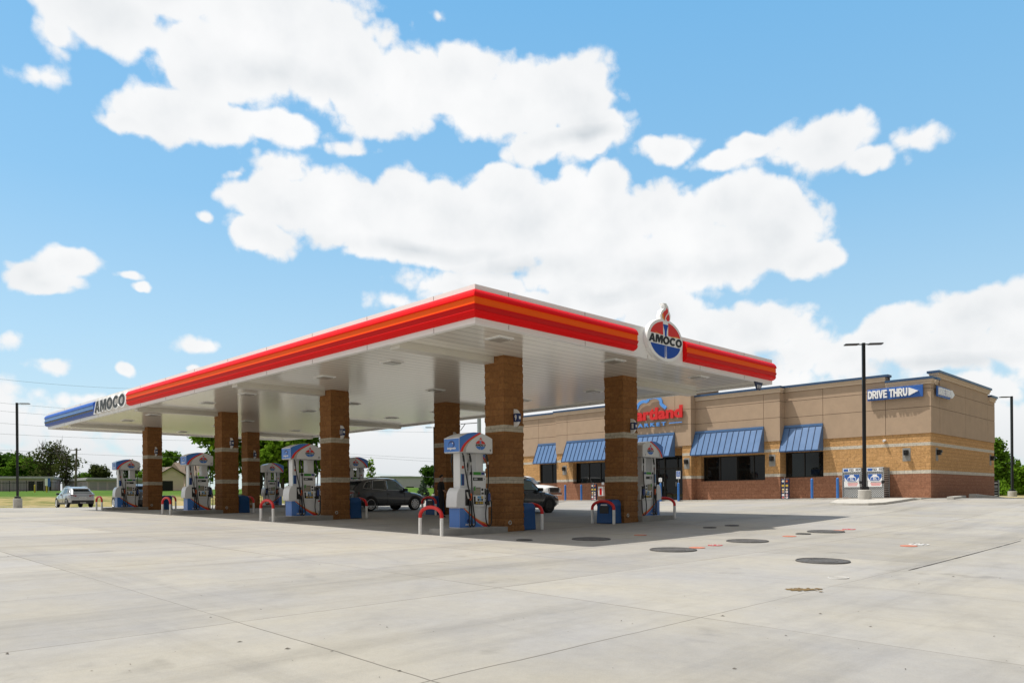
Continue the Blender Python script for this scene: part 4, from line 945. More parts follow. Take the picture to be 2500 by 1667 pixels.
# ------------------------------------------------------------------ bollards, poster sleeves, propane cages
NAVY=mat('poster_navy',(.012,.018,.06),.45)
def bollard(u,v,lab,sign=None):
    z=lot_z(u,v)+.035; t=thing('bollard',(u,v,z),lab,'bollard','blue pipe bollards before the store')
    b=MB(); b.cyl((0,0,0),.075,-.1,1.1,BOLB,18); b.lathe((0,0,1.1),[(.075,0),(.068,.03),(.045,.055),(.01,.065)],BOLB,18); b.build('post',t)
    if sign:
        b=MB(); b.box(-.012,.012,-.018,.018,1.1,1.9 if sign=='acc' else 1.55,STEEL); b.build('sign_post',t)
        b=MB()
        if sign=='acc':
            b.box(-.03,-.014,-.15,.15,1.42,1.92,LETW); b.box(-.033,-.0301,-.13,.13,1.56,1.90,BOLB if False else SB); s_=b.build('sign_plate',t)
            b=MB(); b.cyl((-.0345,0,1.83),.03,-.001,.001,LETW,12,axis='x'); b.tube([(-.0345,.01,1.79),(-.0345,.0,1.72),(-.0345,-.06,1.72),(-.0345,-.08,1.63)],.014,LETW,6); b.tube([(-.0345,.05+.0,1.73),(-.0345,.06,1.67),(-.0345,.02,1.62),(-.0345,-.04,1.64)],.01,LETW,6)
            b.build('symbol',s_)
            text('lettering','RESERVED',((-.0305,0,1.51),*FW),.05,SB,s_,ext=.001); text('lettering','PARKING',((-.0305,0,1.455),*FW),.05,SB,s_,ext=.001)
        else:
            b.box(-.03,-.014,-.12,.12,1.25,1.5,LETW); s_=b.build('sign_plate',t)
            b=MB()
            for q in range(4): b.box(-.032,-.0301,-.08,.08,1.29+q*.05,1.305+q*.05,DGREY)
            b.build('small_print',s_)
bollard(30.2,23.55,'blue pipe bollard, leftmost, close to the white pickup'); bollard(30.2,22.0,'blue pipe bollard between the left poster sleeve and the white pickup')
bollard(29.6,14.72,'blue pipe bollard with a small white notice before the entrance','note'); bollard(29.6,13.35,'blue pipe bollard carrying a blue and white accessible parking sign','acc')
bollard(29.9,4.75,'plain blue pipe bollard below the right end of the small awning'); bollard(29.9,3.31,'plain blue pipe bollard just left of the propane cages')
def poster(u,v,lab):
    z=lot_z(u,v)+.035; t=thing('poster_sleeve',(u,v,z),lab,'poster board')
    b=MB(); b.box(-.06,.06,-.24,.24,0,1.2,NAVY); b.build('sleeve',t,bevel=.02)
    b=MB(); ms=[LETW,mat('poster_red',(.45,.03,.03),.5),YEL,mat('poster_tan',(.45,.33,.18),.5),LETW,mat('poster_pink',(.6,.25,.25),.5)]
    for i,zc in enumerate((1.06,.80,.58,.44,.26,.12)):
        for s in (-1,1):
            if i==1: b.box(-.064,-.0605,s*.12-.07,s*.12+.07,zc-.06,zc+.06,YEL)
            else: b.plate(ell(s*.11,zc,.075,.062,14),((-.0605,0,0),*FW),0,.003,ms[(i+(s>0))%6]); b.plate(ell(s*.11,zc+.01,.04,.03,10),((-.0635,0,0),*FW),0,.002,ms[(i+2)%6])
    b.build('pictures',t)
    b=MB(); b.cyl((-.075,0,0),.018,.0,1.28,STEEL,8); b.build('pole',t)
poster(29.95,20.6,'tall navy picture poster sleeve beside the white extinguisher box'); poster(29.9,6.32,'tall navy picture poster sleeve under the small right awning')
MESH=None
def cage_mat():
    m=bpy.data.materials.new('expanded_metal'); m.use_nodes=True; t=m.node_tree; b=t.nodes['Principled BSDF']; b.inputs['Metallic'].default_value=.5; b.inputs['Roughness'].default_value=.45
    tc=t.nodes.new('ShaderNodeTexCoord'); mp=t.nodes.new('ShaderNodeMapping'); mp.inputs['Rotation'].default_value=(R(45),0,0); t.links.new(tc.outputs['Object'],mp.inputs[0])
    s=t.nodes.new('ShaderNodeSeparateXYZ'); t.links.new(mp.outputs[0],s.inputs[0]); o=[]
    for i in (1,2):
        q=t.nodes.new('ShaderNodeMath'); q.operation='FRACT'; mlt=t.nodes.new('ShaderNodeMath'); mlt.operation='MULTIPLY'; mlt.inputs[1].default_value=14; t.links.new(s.outputs[i],mlt.inputs[0]); t.links.new(mlt.outputs[0],q.inputs[0])
        g=t.nodes.new('ShaderNodeMath'); g.operation='LESS_THAN'; g.inputs[1].default_value=.42; t.links.new(q.outputs[0],g.inputs[0]); o.append(g.outputs[0])
    mx=t.nodes.new('ShaderNodeMath'); mx.operation='MAXIMUM'; t.links.new(o[0],mx.inputs[0]); t.links.new(o[1],mx.inputs[1])
    c=t.nodes.new('ShaderNodeMix'); c.data_type='RGBA'; t.links.new(mx.outputs[0],c.inputs[0]); c.inputs[6].default_value=(.03,.03,.03,1); c.inputs[7].default_value=(.55,.56,.56,1); t.links.new(c.outputs[2],b.inputs['Base Color']); return m
CAGE=cage_mat()
def cage(v0,v1,lab):
    u0,u1=30.35,31.24; z=lot_z(30.6,v0)+.045; vc=(v0+v1)/2; w=(v1-v0)/2; H=1.66
    t=thing('propane_cage',(u0,vc,z),lab,'gas cage')
    b=MB(); d=u1-u0
    b.box(.03,d,-w+.03,w-.03,.06,H-.03,CAGE); b.build('mesh_walls',t)
    b=MB(); f=.045
    for y in (-w,w-f): b.box(0,f,y,y+f,0,H,STEEL); b.box(d-f,d,y,y+f,0,H,STEEL); b.box(f,d-f,y,y+f,H-f,H,STEEL); b.box(f,d-f,y,y+f,.03,.03+f,STEEL)
    b.box(0,f,-w+f,w-f,0.03,.03+f,STEEL); b.box(0,f,-w+f,w-f,H-f,H,STEEL); b.box(0,f,-w+f,w-f,1.36,1.36+f*.7,STEEL); b.box(f,d-f,-w+f,w-f,H-.02,H,STEEL); b.build('frame',t)
    b=MB(); b.box(-.012,-.001,-w+.05,w-.05,H-.23,H-.03,LETW); b.box(-.015,-.0125,w-.33,w-.08,H-.20,H-.06,SB); hd=b.build('price_header',t)
    text('lettering','$22',((-.0125,.02,H-.13),*FW),.17,LETK,hd,ext=.002,off=.006,sq=.95); text('lettering','$57',((-.0125,-.33,H-.13),*FW),.17,LETK,hd,ext=.002,off=.006,sq=.95)
    b=MB(); b.box(-.010,-.001,-w+.10,w-.10,.60,1.30,LETW); b.box(-.013,-.0105,-w+.11,w-.11,.92,1.29,SB); 
    fr=((-.0135,0,1.08),*FW)
    b.plate([(-.21,-.13),(-.23,-.02),(-.20,.06),(-.11,.12),(-.11,.19),(.11,.19),(.11,.12),(.20,.06),(.23,-.02),(.21,-.13)],fr,0,.003,LETW); b.plate([(-.19,-.12),(-.2,-.02),(-.17,.04),(.17,.04),(.2,-.02),(.19,-.12)],fr,.003,.005,SB)
    b.plate([(-.38,-.16),(-.38,.05),(-.22,-.16)],fr,0,.002,LETW); b.plate([(.38,-.16),(.22,-.16),(.38,.05)],fr,0,.002,LETW)
    pp=b.build('poster',t); text('lettering','Blue',((-.019,.01,1.075),*FW),.095,LETW,pp,ext=.001,off=.003); text('lettering','Rhino',((-.019,-.01,.995),*FW),.095,LETW,pp,ext=.001,off=.003)
    b=MB(); 
    for q,(zc,l) in enumerate(((.86,.30),(.80,.33),(.74,.31),(.68,.28))): b.box(-.0125,-.0105,-l,l*.7,zc-.014,zc+.012,[DGREY,PRED,PRED,PRED][q])
    b.build('small_print',pp)
    b=MB(); b.box(-.04,0,-w-.05,-w+.12,.78,.92,BLACK); b.build('lock',t)
cage(2.19,3.23,'wire propane exchange cage with a blue poster, left one of the pair'); cage(1.03,1.95,'wire propane exchange cage at right, partly behind the tall lamp post')
t=thing('caution_board',(30.42,2.07,lot_z(30.4,2.07)+.04),'narrow black caution board with red and yellow stickers between the propane cages','sign')
b=MB(); b.box(-.03,.0,-.055,.055,.25,1.5,BLACK); b.build('board',t); b=MB(); b.plate(ell(0,.98,.05,.06,14),((-.03,0,0),*FW),0,.004,mat('poster_pink',(.6,.25,.25),.5)); b.box(-.034,-.0305,-.045,.045,.60,.75,YEL); b.build('stickers',t)

# ------------------------------------------------------------------ lamp posts
def lamp_post(u,v,z,h,lab,hb,heads,rz):
    t=thing('lamp_post',(u,v,z),lab,'lamp post','black lamp posts of the lot',rz)
    b=MB(); b.lathe((0,0,0),[(.315,-.3),(.315,hb-.03),(.29,hb),(.02,hb)],CONC,32); b.build('concrete_base',t)
    b=MB(); b.box(-.17,.17,-.17,.17,hb+.002,hb+.16,POLE); b.build('base_cover',t,bevel=.02)
    b=MB(); s=.075; b.box(-s,s,-s,s,hb+.16,h,POLE); b.build('pole',t,bevel=.012)
    for sgn in heads:
        b=MB(); b.box(min(0,sgn*.28),max(0,sgn*.28),-.03,.03,h-.10,h-.05,POLE); a=b.build('arm',t)
        b=MB(); x0,x1=sorted((sgn*.24,sgn*.92)); b.box(x0,x1,-.17,.17,h-.10,h-.035,DGREY); b.build('lamp_head',t,bevel=.02)
lamp_post(27.35,.92,lot_z(27.35,.92)+.12,7.9,'tall black lamp post with two flat heads in front of the propane cages',.46,(-1,1),R(-52))
lamp_post(57.9,.95,.56,8.0,'black lamp post on a concrete base at the far right beyond the store',.5,(-1,),R(-45))
lamp_post(2.06,56.2,.60,8.05,'black lamp post on a concrete base at the far left by the grass',.5,(1,),R(-45+8))
lamp_post(39.3,50.2,.75,7.75,'thin black lamp post far behind, beside the number 3 column',.5,(-1,1),R(-45))

# ------------------------------------------------------------------ vehicles
TYRE=mat('tyre_rubber',(.012,.012,.012),.8); RIM=mat('alloy_rim',(.66,.67,.68),.3,metal=.4); RIMD=mat('dark_rim',(.03,.03,.03),.35,metal=.5)
CARGL=mat('car_glass',(.03,.038,.038),.03,spec=.8); CARGLL=mat('car_glass_pale',(.16,.22,.20),.05,spec=.6); CLAD=mat('car_cladding',(.014,.014,.015),.55); CHROME=mat('chrome_trim',(.62,.63,.64),.15,metal=1)  # pale glass: brightness seen through the front windows put into its colour
LAMPR=mat('tail_lamp',(.22,.008,.01),.15,coat=.6); LAMPW=mat('head_lamp',(.62,.64,.66),.1,coat=.6); PLATE=mat('licence_plate',(.62,.62,.60),.5)
def make_car(loc, rz, lab, paint, L=4.75, W=1.88, H=1.70, wb=2.80, rw=.36, style='suv', dark_rim=False, glass=CARGL):
    t=thing({'suv':'parked_suv','truck':'pickup_truck'}[style],loc,lab,'car' if style=='suv' else 'pickup',None,rz)
    h=L/2; w=W/2; xf=h-.92; xr=xf-wb
    # profile keys along x (rear to front): x, bottom, belt, deck crown, half width
    if style=='suv':
        ST=[(-h,.52,.86,.92,.76),(-h+.05,.40,1.0,1.05,.84),(-h+.25,.34,1.06,1.09,.91),(-h+.9,.30,1.07,1.09,.935),(-.3,.27,1.03,1.06,.94),(h-1.75,.27,.99,1.03,.94),(h-1.35,.29,.965,1.045,.935),(h-.8,.31,.90,.99,.915),(h-.35,.33,.80,.88,.86),(h-.10,.36,.70,.77,.77),(h,.44,.60,.64,.62)]
        GH=[(-h+.05,1.04,1.07,.80,.90),(-h+.50,1.06,H-.27,.665,.905),(-h+.85,1.06,H-.11,.655,.91),(-.95,1.05,H-.02,.665,.92),(-.05,1.02,H,.67,.92),(.38,1.0,H-.06,.655,.92),(h-1.18,.98,1.0,.70,.90)]
        SW=[[(h-1.36,1.06),(.34,H-.17),(-.28,H-.12),(-.30,1.09)],[(-.38,1.09),(-.36,H-.12),(-1.12,H-.15),(-1.26,1.13)],[(-1.35,1.14),(-1.22,H-.165),(-1.55,H-.25),(-1.80,1.20)]]
    else:
        L2=5.9; h=L2/2; xf=h-1.0; xr=xf-3.6; w=1.0; H=1.93; rw=.40
        ST=[(-h,.55,1.20,1.22,.92),(-h+.05,.5,1.28,1.30,.97),(-h+.6,.48,1.29,1.30,.99),(-1.05,.46,1.28,1.30,.99),(-1.0,.46,1.26,1.29,.99),(.9,.45,1.24,1.27,.99),(1.25,.46,1.20,1.28,.99),(h-.6,.46,1.12,1.22,.97),(h-.15,.48,1.0,1.12,.93),(h,.55,.92,.98,.86)]
        GH=[(-1.02,1.27,1.30,.84,.96),(-.92,1.27,H-.10,.76,.96),(-.5,1.26,H,.77,.96),(.5,1.25,H-.03,.77,.96),(.72,1.25,H-.13,.75,.96),(1.35,1.22,1.24,.80,.95)]
        SW=[[(1.12,1.30),(.66,H-.22),(.02,H-.14),(.0,1.31)],[(-.10,1.31),(-.08,H-.14),(-.78,H-.16),(-.84,1.32)]]
    b=MB(); vs=[]; fs=[]
    prof=[]
    for x,zb_,zt,zc,hw in ST:
        zm=zb_+(zt-zb_)*.45
        ring=[(0,zb_),(hw*.80,zb_),(hw*.97,zb_+.08),(hw*.985,zm-.12),(hw*1.0,zm),(hw*1.0,zm+.10),(hw*.985,zt-.08),(hw*.95,zt-.01),(hw*.80,zt+(zc-zt)*.6),(0,zc)]
        prof.append([(x,-y,z) for y,z in ring]+[(x,y,z) for y,z in ring[-2:0:-1]])
    n=len(prof[0])
    for r_ in prof: vs+=r_
    for i in range(len(prof)-1): fs+=[(i*n+j,i*n+(j+1)%n,(i+1)*n+(j+1)%n,(i+1)*n+j) for j in range(n)]
    fs+=[tuple(range(n)),tuple(range((len(prof)-1)*n,len(prof)*n))]
    b.add(vs,fs,paint,True)
    vs=[];fs=[];prof=[]
    for x,z0,z1,wt,wb_ in GH:
        ring=[(wb_,z0-.06),(wb_*.98,z0),(wb_+(wt-wb_)*.85,z0+(z1-z0)*.80),(wt,z0+(z1-z0)*.94),(wt*.75,z1),(0,z1+.012)]
        prof.append([(x,-y,z) for y,z in ring]+[(x,y,z) for y,z in ring[-2::-1]])
    n=len(prof[0])
    for r_ in prof: vs+=r_
    for i in range(len(prof)-1): fs+=[(i*n+j,i*n+j+1,(i+1)*n+j+1,(i+1)*n+j) for j in range(n-1)]
    fs+=[tuple(range(n)),tuple(range((len(prof)-1)*n,len(prof)*n))]
    b.add(vs,fs,paint,True)
    body=b.build('body',t,angle=50)
    def gh_at(x):
        for A,B in zip(GH[:-1],GH[1:]):
            if A[0]<=x<=B[0]:
                k=(x-A[0])/(B[0]-A[0]); return [A[i]+(B[i]-A[i])*k for i in range(5)]
        return GH[-1] if x>GH[-1][0] else GH[0]
    def ys(x,z):
        _,z0,z1,wt,wbb=gh_at(x); zz=z0+(z1-z0)*.80; wq=wbb+(wt-wbb)*.85
        if z<=zz: return wbb*.98+(wq-wbb*.98)*max(0,(z-z0))/max(.01,zz-z0)
        zz2=z0+(z1-z0)*.94; return wq+(wt-wq)*min(1,(z-zz)/max(.01,zz2-zz))
    def st_at(x):
        for A,B in zip(ST[:-1],ST[1:]):
            if A[0]<=x<=B[0]:
                k=(x-A[0])/(B[0]-A[0]); return [A[i]+(B[i]-A[i])*k for i in range(5)]
        return ST[-1]
    for s in (-1,1):
        for poly in SW:
            k=MB(); m_=8; pts=[]
            for (a,c),(d,e) in zip(poly,poly[1:]+poly[:1]):
                for q in range(m_): x=a+(d-a)*q/m_; z=c+(e-c)*q/m_; pts.append((x,s*(ys(x,z)+.010),z))
            cx=sum(p[0] for p in pts)/len(pts); cz=sum(p[2] for p in pts)/len(pts)
            vs=[(cx,s*(ys(cx,cz)+.012),cz)]+pts; N_=len(pts)
            k.add(vs,[(0,1+i,1+(i+1)%N_) for i in range(N_)],CARGLL if poly is SW[0] else glass,True); k.build('side_window',t)
            if style=='suv': k=MB(); k.tube([p for p in pts]+[pts[0]],.012,CLAD if dark_rim else CHROME,5,cap=False); k.build('window_trim',t)
        # arches, door seams, sills, handles
        k=MB()
        for xw in (xf,xr):
            hw=st_at(xw)[4]
            pl=[((rw+.075)*math.cos(R(a)),(rw+.075)*math.sin(R(a))) for a in range(-8,189,14)]
            k.plate([(xw+a,rw+c) for a,c in pl],((0,s*(hw-.06),0),(1,0,0),(0,0,1)),-.075 if s<0 else -.075,.075,CLAD)
        k.build('wheel_arch',t)
        k=MB(); x0,x1=xr+rw+.1,xf-rw-.1; hw=st_at(0)[4]; k.box(x0,x1,min(s*(hw-.05),s*(hw+.006)),max(s*(hw-.05),s*(hw+.006)),.26,.40,CLAD); k.build('sill',t,bevel=.01)
        k=MB(); 
        for xd in ((.78,-.34,-1.30) if style=='suv' else (.95,-.04,-.98)):
            hwd=st_at(xd)[4]; k.box(xd-.006,xd+.006,min(s*(hwd-.02),s*(hwd+.003)),max(s*(hwd-.02),s*(hwd+.003)),.42,.95 if style=='suv' else 1.2,CLAD)
        k.build('door_seam',t)
        for xd in ((-.22,-1.12) if style=='suv' else (.08,-.86)):
            k=MB(); hwd=st_at(xd)[4]; k.box(xd-.09,xd+.09,min(s*(hwd-.02),s*(hwd+.03)),max(s*(hwd-.02),s*(hwd+.03)),(.86 if style=='suv' else 1.12),(.895 if style=='suv' else 1.155),CHROME if style!='suv' else paint); k.build('door_handle',t,bevel=.008)
        k=MB(); xm=h-1.62 if style=='suv' else 1.0; zm=1.10 if style=='suv' else 1.40; k.box(xm-.10,xm+.10,min(s*.90,s*1.12),max(s*.90,s*1.12),zm-.08,zm+.08,CLAD); k.build('mirror',t,bevel=.04,seg=3)
        # wheels
        for xw in (xf,xr):
            k=MB(); yo=s*(w-.20); yi=s*(w+.012); y0,y1=min(yo,yi),max(yo,yi)
            prof=[(rw*.72,y0),(rw*.95,y0),(rw,y0+.03),(rw,y1-.03),(rw*.95,y1),(rw*.72,y1)]
            vs=[];nn=28
            for r_,y in prof:
                for i in range(nn): vs.append((xw+r_*math.cos(2*math.pi*i/nn),y,rw+r_*math.sin(2*math.pi*i/nn)))
            k.add(vs,[(i*nn+j,i*nn+(j+1)%nn,(i+1)*nn+(j+1)%nn,(i+1)*nn+j) for i in range(5) for j in range(nn)],TYRE,True)
            wh=k.build('wheel',t,angle=40)
            k=MB(); k.cyl((xw,0,rw),rw*.73,min(s*(w-.10),s*(w-.05)),max(s*(w-.10),s*(w-.05)),CLAD,24,axis='y')
            for a in range(0,360,36):
                ca,sa=math.cos(R(a)),math.sin(R(a)); p=[(rw*.12,-.035),(rw*.70,-.028),(rw*.70,.028),(rw*.12,.035)]
                q=[(xw+x*ca-y*sa,rw+x*sa+y*ca) for x,y in p]; k.plate(q,((0,s*(w-.01),0),(1,0,0),(0,0,1)),-.02,.012,RIMD if dark_rim else RIM)
            k.tube([(xw+rw*.70*math.cos(a),s*(w-.005),rw+rw*.70*math.sin(a)) for a in np.linspace(0,2*math.pi,25)],.022,RIMD if dark_rim else RIM,6,cap=False)
            k.cyl((xw,0,rw),rw*.16,min(s*(w-.03),s*(w+.006)),max(s*(w-.03),s*(w+.006)),RIMD if dark_rim else RIM,14,axis='y'); k.build('rim',wh)
        # lamps
        k=MB()
        if style=='suv':
            k.add([(-h-.012,s*.46,.98),(-h-.012,s*.46,.88),(-h+.03,s*.80,.85),(-h+.045,s*.80,.99),(-h+.34,s*.925,.98),(-h+.30,s*.915,.87)],[(0,1,2,3),(3,2,5,4)],LAMPR); 
        else: k.box(-h-.01,-h+.06,min(s*.80,s*.985),max(s*.80,s*.985),.85,1.2,LAMPR)
        k.build('tail_lamp',t)
        k=MB()
        if style=='suv': k.add([(h-.075,s*.60,.70),(h-.055,s*.60,.62),(h-.17,s*.80,.66),(h-.18,s*.80,.77),(h-.52,s*.905,.80),(h-.45,s*.90,.72)],[(0,1,2,3),(3,2,5,4)],LAMPW)
        else: k.box(h-.16,h+.0,min(s*.66,s*.93),max(s*.66,s*.93),.80,1.0,LAMPW)
        k.build('headlight',t)
    # glazing front and rear: quads lying just off the loft
    def panel(name,xs_,z_lo,z_hi,m,fr_):
        k=MB(); (xa,za),(xb,zb_)=xs_
        wa=ys(xa,za)*.90 if fr_ else ys(xa,za)*.90; wbx=ys(xb,zb_)*.86
        dx=.02 if xa>0 else -.02
        k.add([(xa+dx,-wa,za),(xa+dx,wa,za),(xb+dx,wbx,zb_+.015),(xb+dx,-wbx,zb_+.015)],[(0,1,2,3)],m); k.build(name,t,recalc=False)
    if style=='suv':
        panel('windscreen',((h-1.27,1.04),(.42,H-.075)),0,0,CARGL,True)
        panel('rear_window',((-h+.10,1.13),(-h+.47,H-.30)),0,0,CARGL,False)
        k=MB(); k.box(-h-.035,-h+.25,-.80,.80,.30,.58,CLAD); k.box(-h-.04,-h-.036,-.22,.22,.0+.34,.42,CHROME); k.build('rear_bumper',t,bevel=.03)
        k=MB(); k.box(-h-.022,-h+.05,-.24,.24,.70,.84,PLATE); pb=k.build('licence_plate',t); k=MB()
        for q in range(5): k.box(-h-.025,-h-.0225,-.18+q*.08,-.13+q*.08,.74,.80,CLAD)
        k.build('plate_print',pb)
        k=MB(); k.box(h-.14,h+.015,-.58,.58,.34,.62,CLAD); k.build('grille',t,bevel=.03)
        k=MB(); k.box(-h+.36,-h+.72,-.60,.60,H-.22,H-.15,paint); k.build('spoiler',t,bevel=.02)
        for s in (-1,1):
            k=MB(); k.tube([(-h+.95,s*.60,H-.07),(-h+1.1,s*.60,H+.0),(-.6,s*.60,H+.04),(0,s*.60,H+.04),(.2,s*.60,H-.01)],.016,CHROME if not dark_rim else CLAD,6); k.build('roof_rail',t)
    else:
        panel('windscreen',((1.28,1.30),(.76,H-.14)),0,0,CARGL,True); panel('rear_window',((-.99,1.36),(-.94,H-.16)),0,0,CARGL,False)
        k=MB(); k.box(-h+.06,-1.12,-.86,.86,1.24,1.312,CLAD); k.build('bed',t)
        k=MB(); k.box(h-.08,h+.03,-.64,.64,.72,1.04,CLAD); k.build('grille',t,bevel=.03); k=MB(); k.box(h-.2,h+.10,-.95,.95,.50,.70,CHROME); k.build('bumper',t,bevel=.04)
    return t
PGR=mat('paint_graphite',(.085,.088,.092),.28,metal=.55,coat=.8); PDK=mat('paint_charcoal',(.035,.038,.039),.25,metal=.4,coat=.8); PSV=mat('paint_silver',(.42,.43,.44),.3,metal=.7,coat=.7); PWH=mat('paint_white',(.78,.78,.77),.3,coat=.7); PBG=mat('paint_blue_grey',(.13,.15,.18),.3,metal=.6,coat=.7)
def car_at(u,v,deg,**k):
    return make_car((u,v,lot_z(u,v)+.005),R(deg),**k)
car_at(11.36,20.1,0,lab='graphite SUV with chrome window trim at the middle pumps',paint=PGR,wb=2.85,L=4.78,H=1.74)
car_at(12.55,11.2,0,lab='charcoal SUV with black wheels whose rear is hidden behind the nearest column',paint=PDK,wb=2.72,L=4.55,H=1.66,dark_rim=True,glass=CARGL)
car_at(5.9,55.6,90,lab='silver SUV seen from behind at the left by the grass',paint=PSV,wb=2.79,L=4.70,H=1.68)
car_at(6.1,42.2,90,lab='blue grey SUV mostly hidden behind column 15',paint=PBG,wb=2.7,L=4.5,H=1.66)
car_at(21.5,45.5,100,lab='pale silver SUV glimpsed between pump 7 and pump 11',paint=PSV,wb=2.7,L=4.6,H=1.75)
make_car((27.0,25.2,lot_z(27,25.2)+.005),R(-78),lab='white crew cab pickup parked before the left windows of the store',paint=PWH,style='truck')

# ------------------------------------------------------------------ trees and shrubs
def leaf_mat(name, c0, c1, trans=.35):
    m=bpy.data.materials.new(name); m.use_nodes=True; t=m.node_tree; t.nodes.clear(); L=t.links.new
    o=t.nodes.new('ShaderNodeOutputMaterial'); mx=t.nodes.new('ShaderNodeMixShader'); mx.inputs[0].default_value=trans
    d=t.nodes.new('ShaderNodeBsdfDiffuse'); tr=t.nodes.new('ShaderNodeBsdfTranslucent'); g=t.nodes.new('ShaderNodeNewGeometry')
    n=t.nodes.new('ShaderNodeTexNoise'); n.inputs['Scale'].default_value=.9; n.inputs['Detail'].default_value=4; L(g.outputs['Position'],n.inputs['Vector'])
    a=t.nodes.new('ShaderNodeMath'); a.operation='MULTIPLY_ADD'; L(g.outputs['Random Per Island'],a.inputs[0]); a.inputs[1].default_value=.5; 
    b=t.nodes.new('ShaderNodeMath'); b.operation='MULTIPLY_ADD'; L(n.outputs[0],b.inputs[0]); b.inputs[1].default_value=1.1; b.inputs[2].default_value=-.3; L(b.outputs[0],a.inputs[2])
    r=t.nodes.new('ShaderNodeMix'); r.data_type='RGBA'; L(a.outputs[0],r.inputs[0]); r.inputs[6].default_value=(*c0,1); r.inputs[7].default_value=(*c1,1)
    L(r.outputs[2],d.inputs[0]); L(r.outputs[2],tr.inputs[0]); L(d.outputs[0],mx.inputs[1]); L(tr.outputs[0],mx.inputs[2]); L(mx.outputs[0],o.inputs[0]); return m
LEAFD=leaf_mat('leaf_dark_green',(.028,.070,.010),(.075,.145,.022)); LEAFM=leaf_mat('leaf_green',(.055,.13,.012),(.135,.24,.026),.42); LEAFB=leaf_mat('leaf_bright_green',(.08,.18,.012),(.20,.33,.03),.5); LEAFO=leaf_mat('leaf_olive',(.035,.055,.014),(.09,.105,.03)); LEAFS=leaf_mat('needle_blue_green',(.03,.06,.035),(.09,.13,.085))
BARK=mat('bark',(.075,.060,.045),.95,var=.25,vscale=6); BARKG=mat('dead_branch',(.11,.095,.08),.95)
def leaves(centers, radii, count, size, seed, flat=1.0, shell=.55):
    r=np.random.default_rng(seed); C=np.array(centers); RA=np.array(radii)
    w=RA[:,0]*RA[:,1]*RA[:,2]; w=w/w.sum(); idx=r.choice(len(C),count,p=w)
    d=r.normal(size=(count,3)); d/=np.linalg.norm(d,axis=1)[:,None]
    rad=(shell+(1-shell)*r.random(count))[:,None]**1.0; rad=np.where(r.random(count)[:,None]<.35,r.random(count)[:,None]**.5,rad)
    p=C[idx]+d*rad*RA[idx]*(1+.18*r.normal(size=(count,1)))
    n=d*.6+r.normal(size=(count,3))*.7+np.array([0,0,.5]); n/=np.linalg.norm(n,axis=1)[:,None]
    a=np.cross(n,r.normal(size=(count,3))); a/=np.linalg.norm(a,axis=1)[:,None]; b=np.cross(n,a)
    s=size*(.6+.8*r.random(count))[:,None]
    q=np.stack([p-a*s, p-b*s*.55+n*s*.1, p+a*s, p+b*s*.55-n*s*.1],1).reshape(-1,3)
    return q
def leaf_object(name,q,m,parent):
    k=len(q)//4; me=bpy.data.meshes.new(name); me.vertices.add(len(q)); me.vertices.foreach_set('co',q.astype(np.float32).ravel())
    me.loops.add(len(q)); me.loops.foreach_set('vertex_index',np.arange(len(q),dtype=np.int32)); me.polygons.add(k); me.polygons.foreach_set('loop_start',np.arange(0,len(q),4,dtype=np.int32)); me.polygons.foreach_set('loop_total',np.full(k,4,dtype=np.int32)); me.update(calc_edges=True); me.materials.append(m)
    o=bpy.data.objects.new(name,me); COL.objects.link(o); o.parent=parent; return o
def tree(name, u,v, h, w, lab, m, seed, n=3500, size=.32, trunk=.2, base=.25, clumps=16, group=None, bare=0, depth=None, z=None):
    r=np.random.default_rng(seed); zz=gz(u,v) if z is None else z
    t=thing(name,(u,v,zz),lab,'tree' if 'shrub' not in name else 'shrub',group)
    C=[];RA=[]
    for i in range(clumps):
        f=r.random(); zc=h*(base+(1-base)*(.10+.80*f)); prof=math.sin(math.pi*min(1,.22+.70*f))**.8
        a=r.random()*6.283; rr=(w/2)*prof*(.35+.55*r.random())
        C.append((rr*math.cos(a),rr*math.sin(a),zc)); s=(w/2)*(.26+.22*r.random()); RA.append((s,s,s*.8))
    C.append((0,0,h*(base+.5*(1-base)))); RA.append((w*.30,w*.30,h*(1-base)*.36)); C.append((0,0,h*.90)); RA.append((w*.16,w*.16,h*.10))
    b=MB(); b.tube([(0,0,-.3),(0,0,h*base*.6),(r.normal()*.1*w*.2,r.normal()*.02*w,h*.55),(r.normal()*.04*w,0,h*.85)],[trunk*1.25,trunk,trunk*.6,trunk*.15],BARK,8)
    for i in range(min(clumps,12)):
        c=C[i]; z0=h*base*.8+(c[2]-h*base*.8)*.35; b.tube([(0,0,z0),(c[0]*.5,c[1]*.5,(z0+c[2])/2+.1*h*.3),(c[0],c[1],c[2])],[trunk*.42,trunk*.25,trunk*.07],BARK,5)
    b.build('trunk',t)
    leaf_object('crown',leaves(C,RA,n,size,seed),m,t)
    if bare:
        b=MB()
        for i in range(bare):
            a=r.random()*6.283; x,y,zc=r.normal()*w*.10,r.normal()*w*.10,h*.66; hh=h*(.22+.20*r.random()); pts=[(x,y,zc)]
            for q in range(4): x+=math.cos(a)*w*.045*(1+r.random()); y+=math.sin(a)*w*.045; zc+=hh/4; pts.append((x,y,zc)); a+=r.normal()*.5
            b.tube(pts,[.10,.08,.06,.045,.02],BARKG,5)
            for q in range(4):
                j=r.integers(1,4); p=pts[j]; a2=r.random()*6.283; l=h*.08*(1+r.random()); b.tube([p,(p[0]+math.cos(a2)*l*.6,p[1]+math.sin(a2)*l*.6,p[2]+l*.6),(p[0]+math.cos(a2)*l*.8,p[1]+math.sin(a2)*l*.8,p[2]+l*1.3)],[.045,.03,.012],BARKG,4)
        b.build('bare_branches',t)
    return t
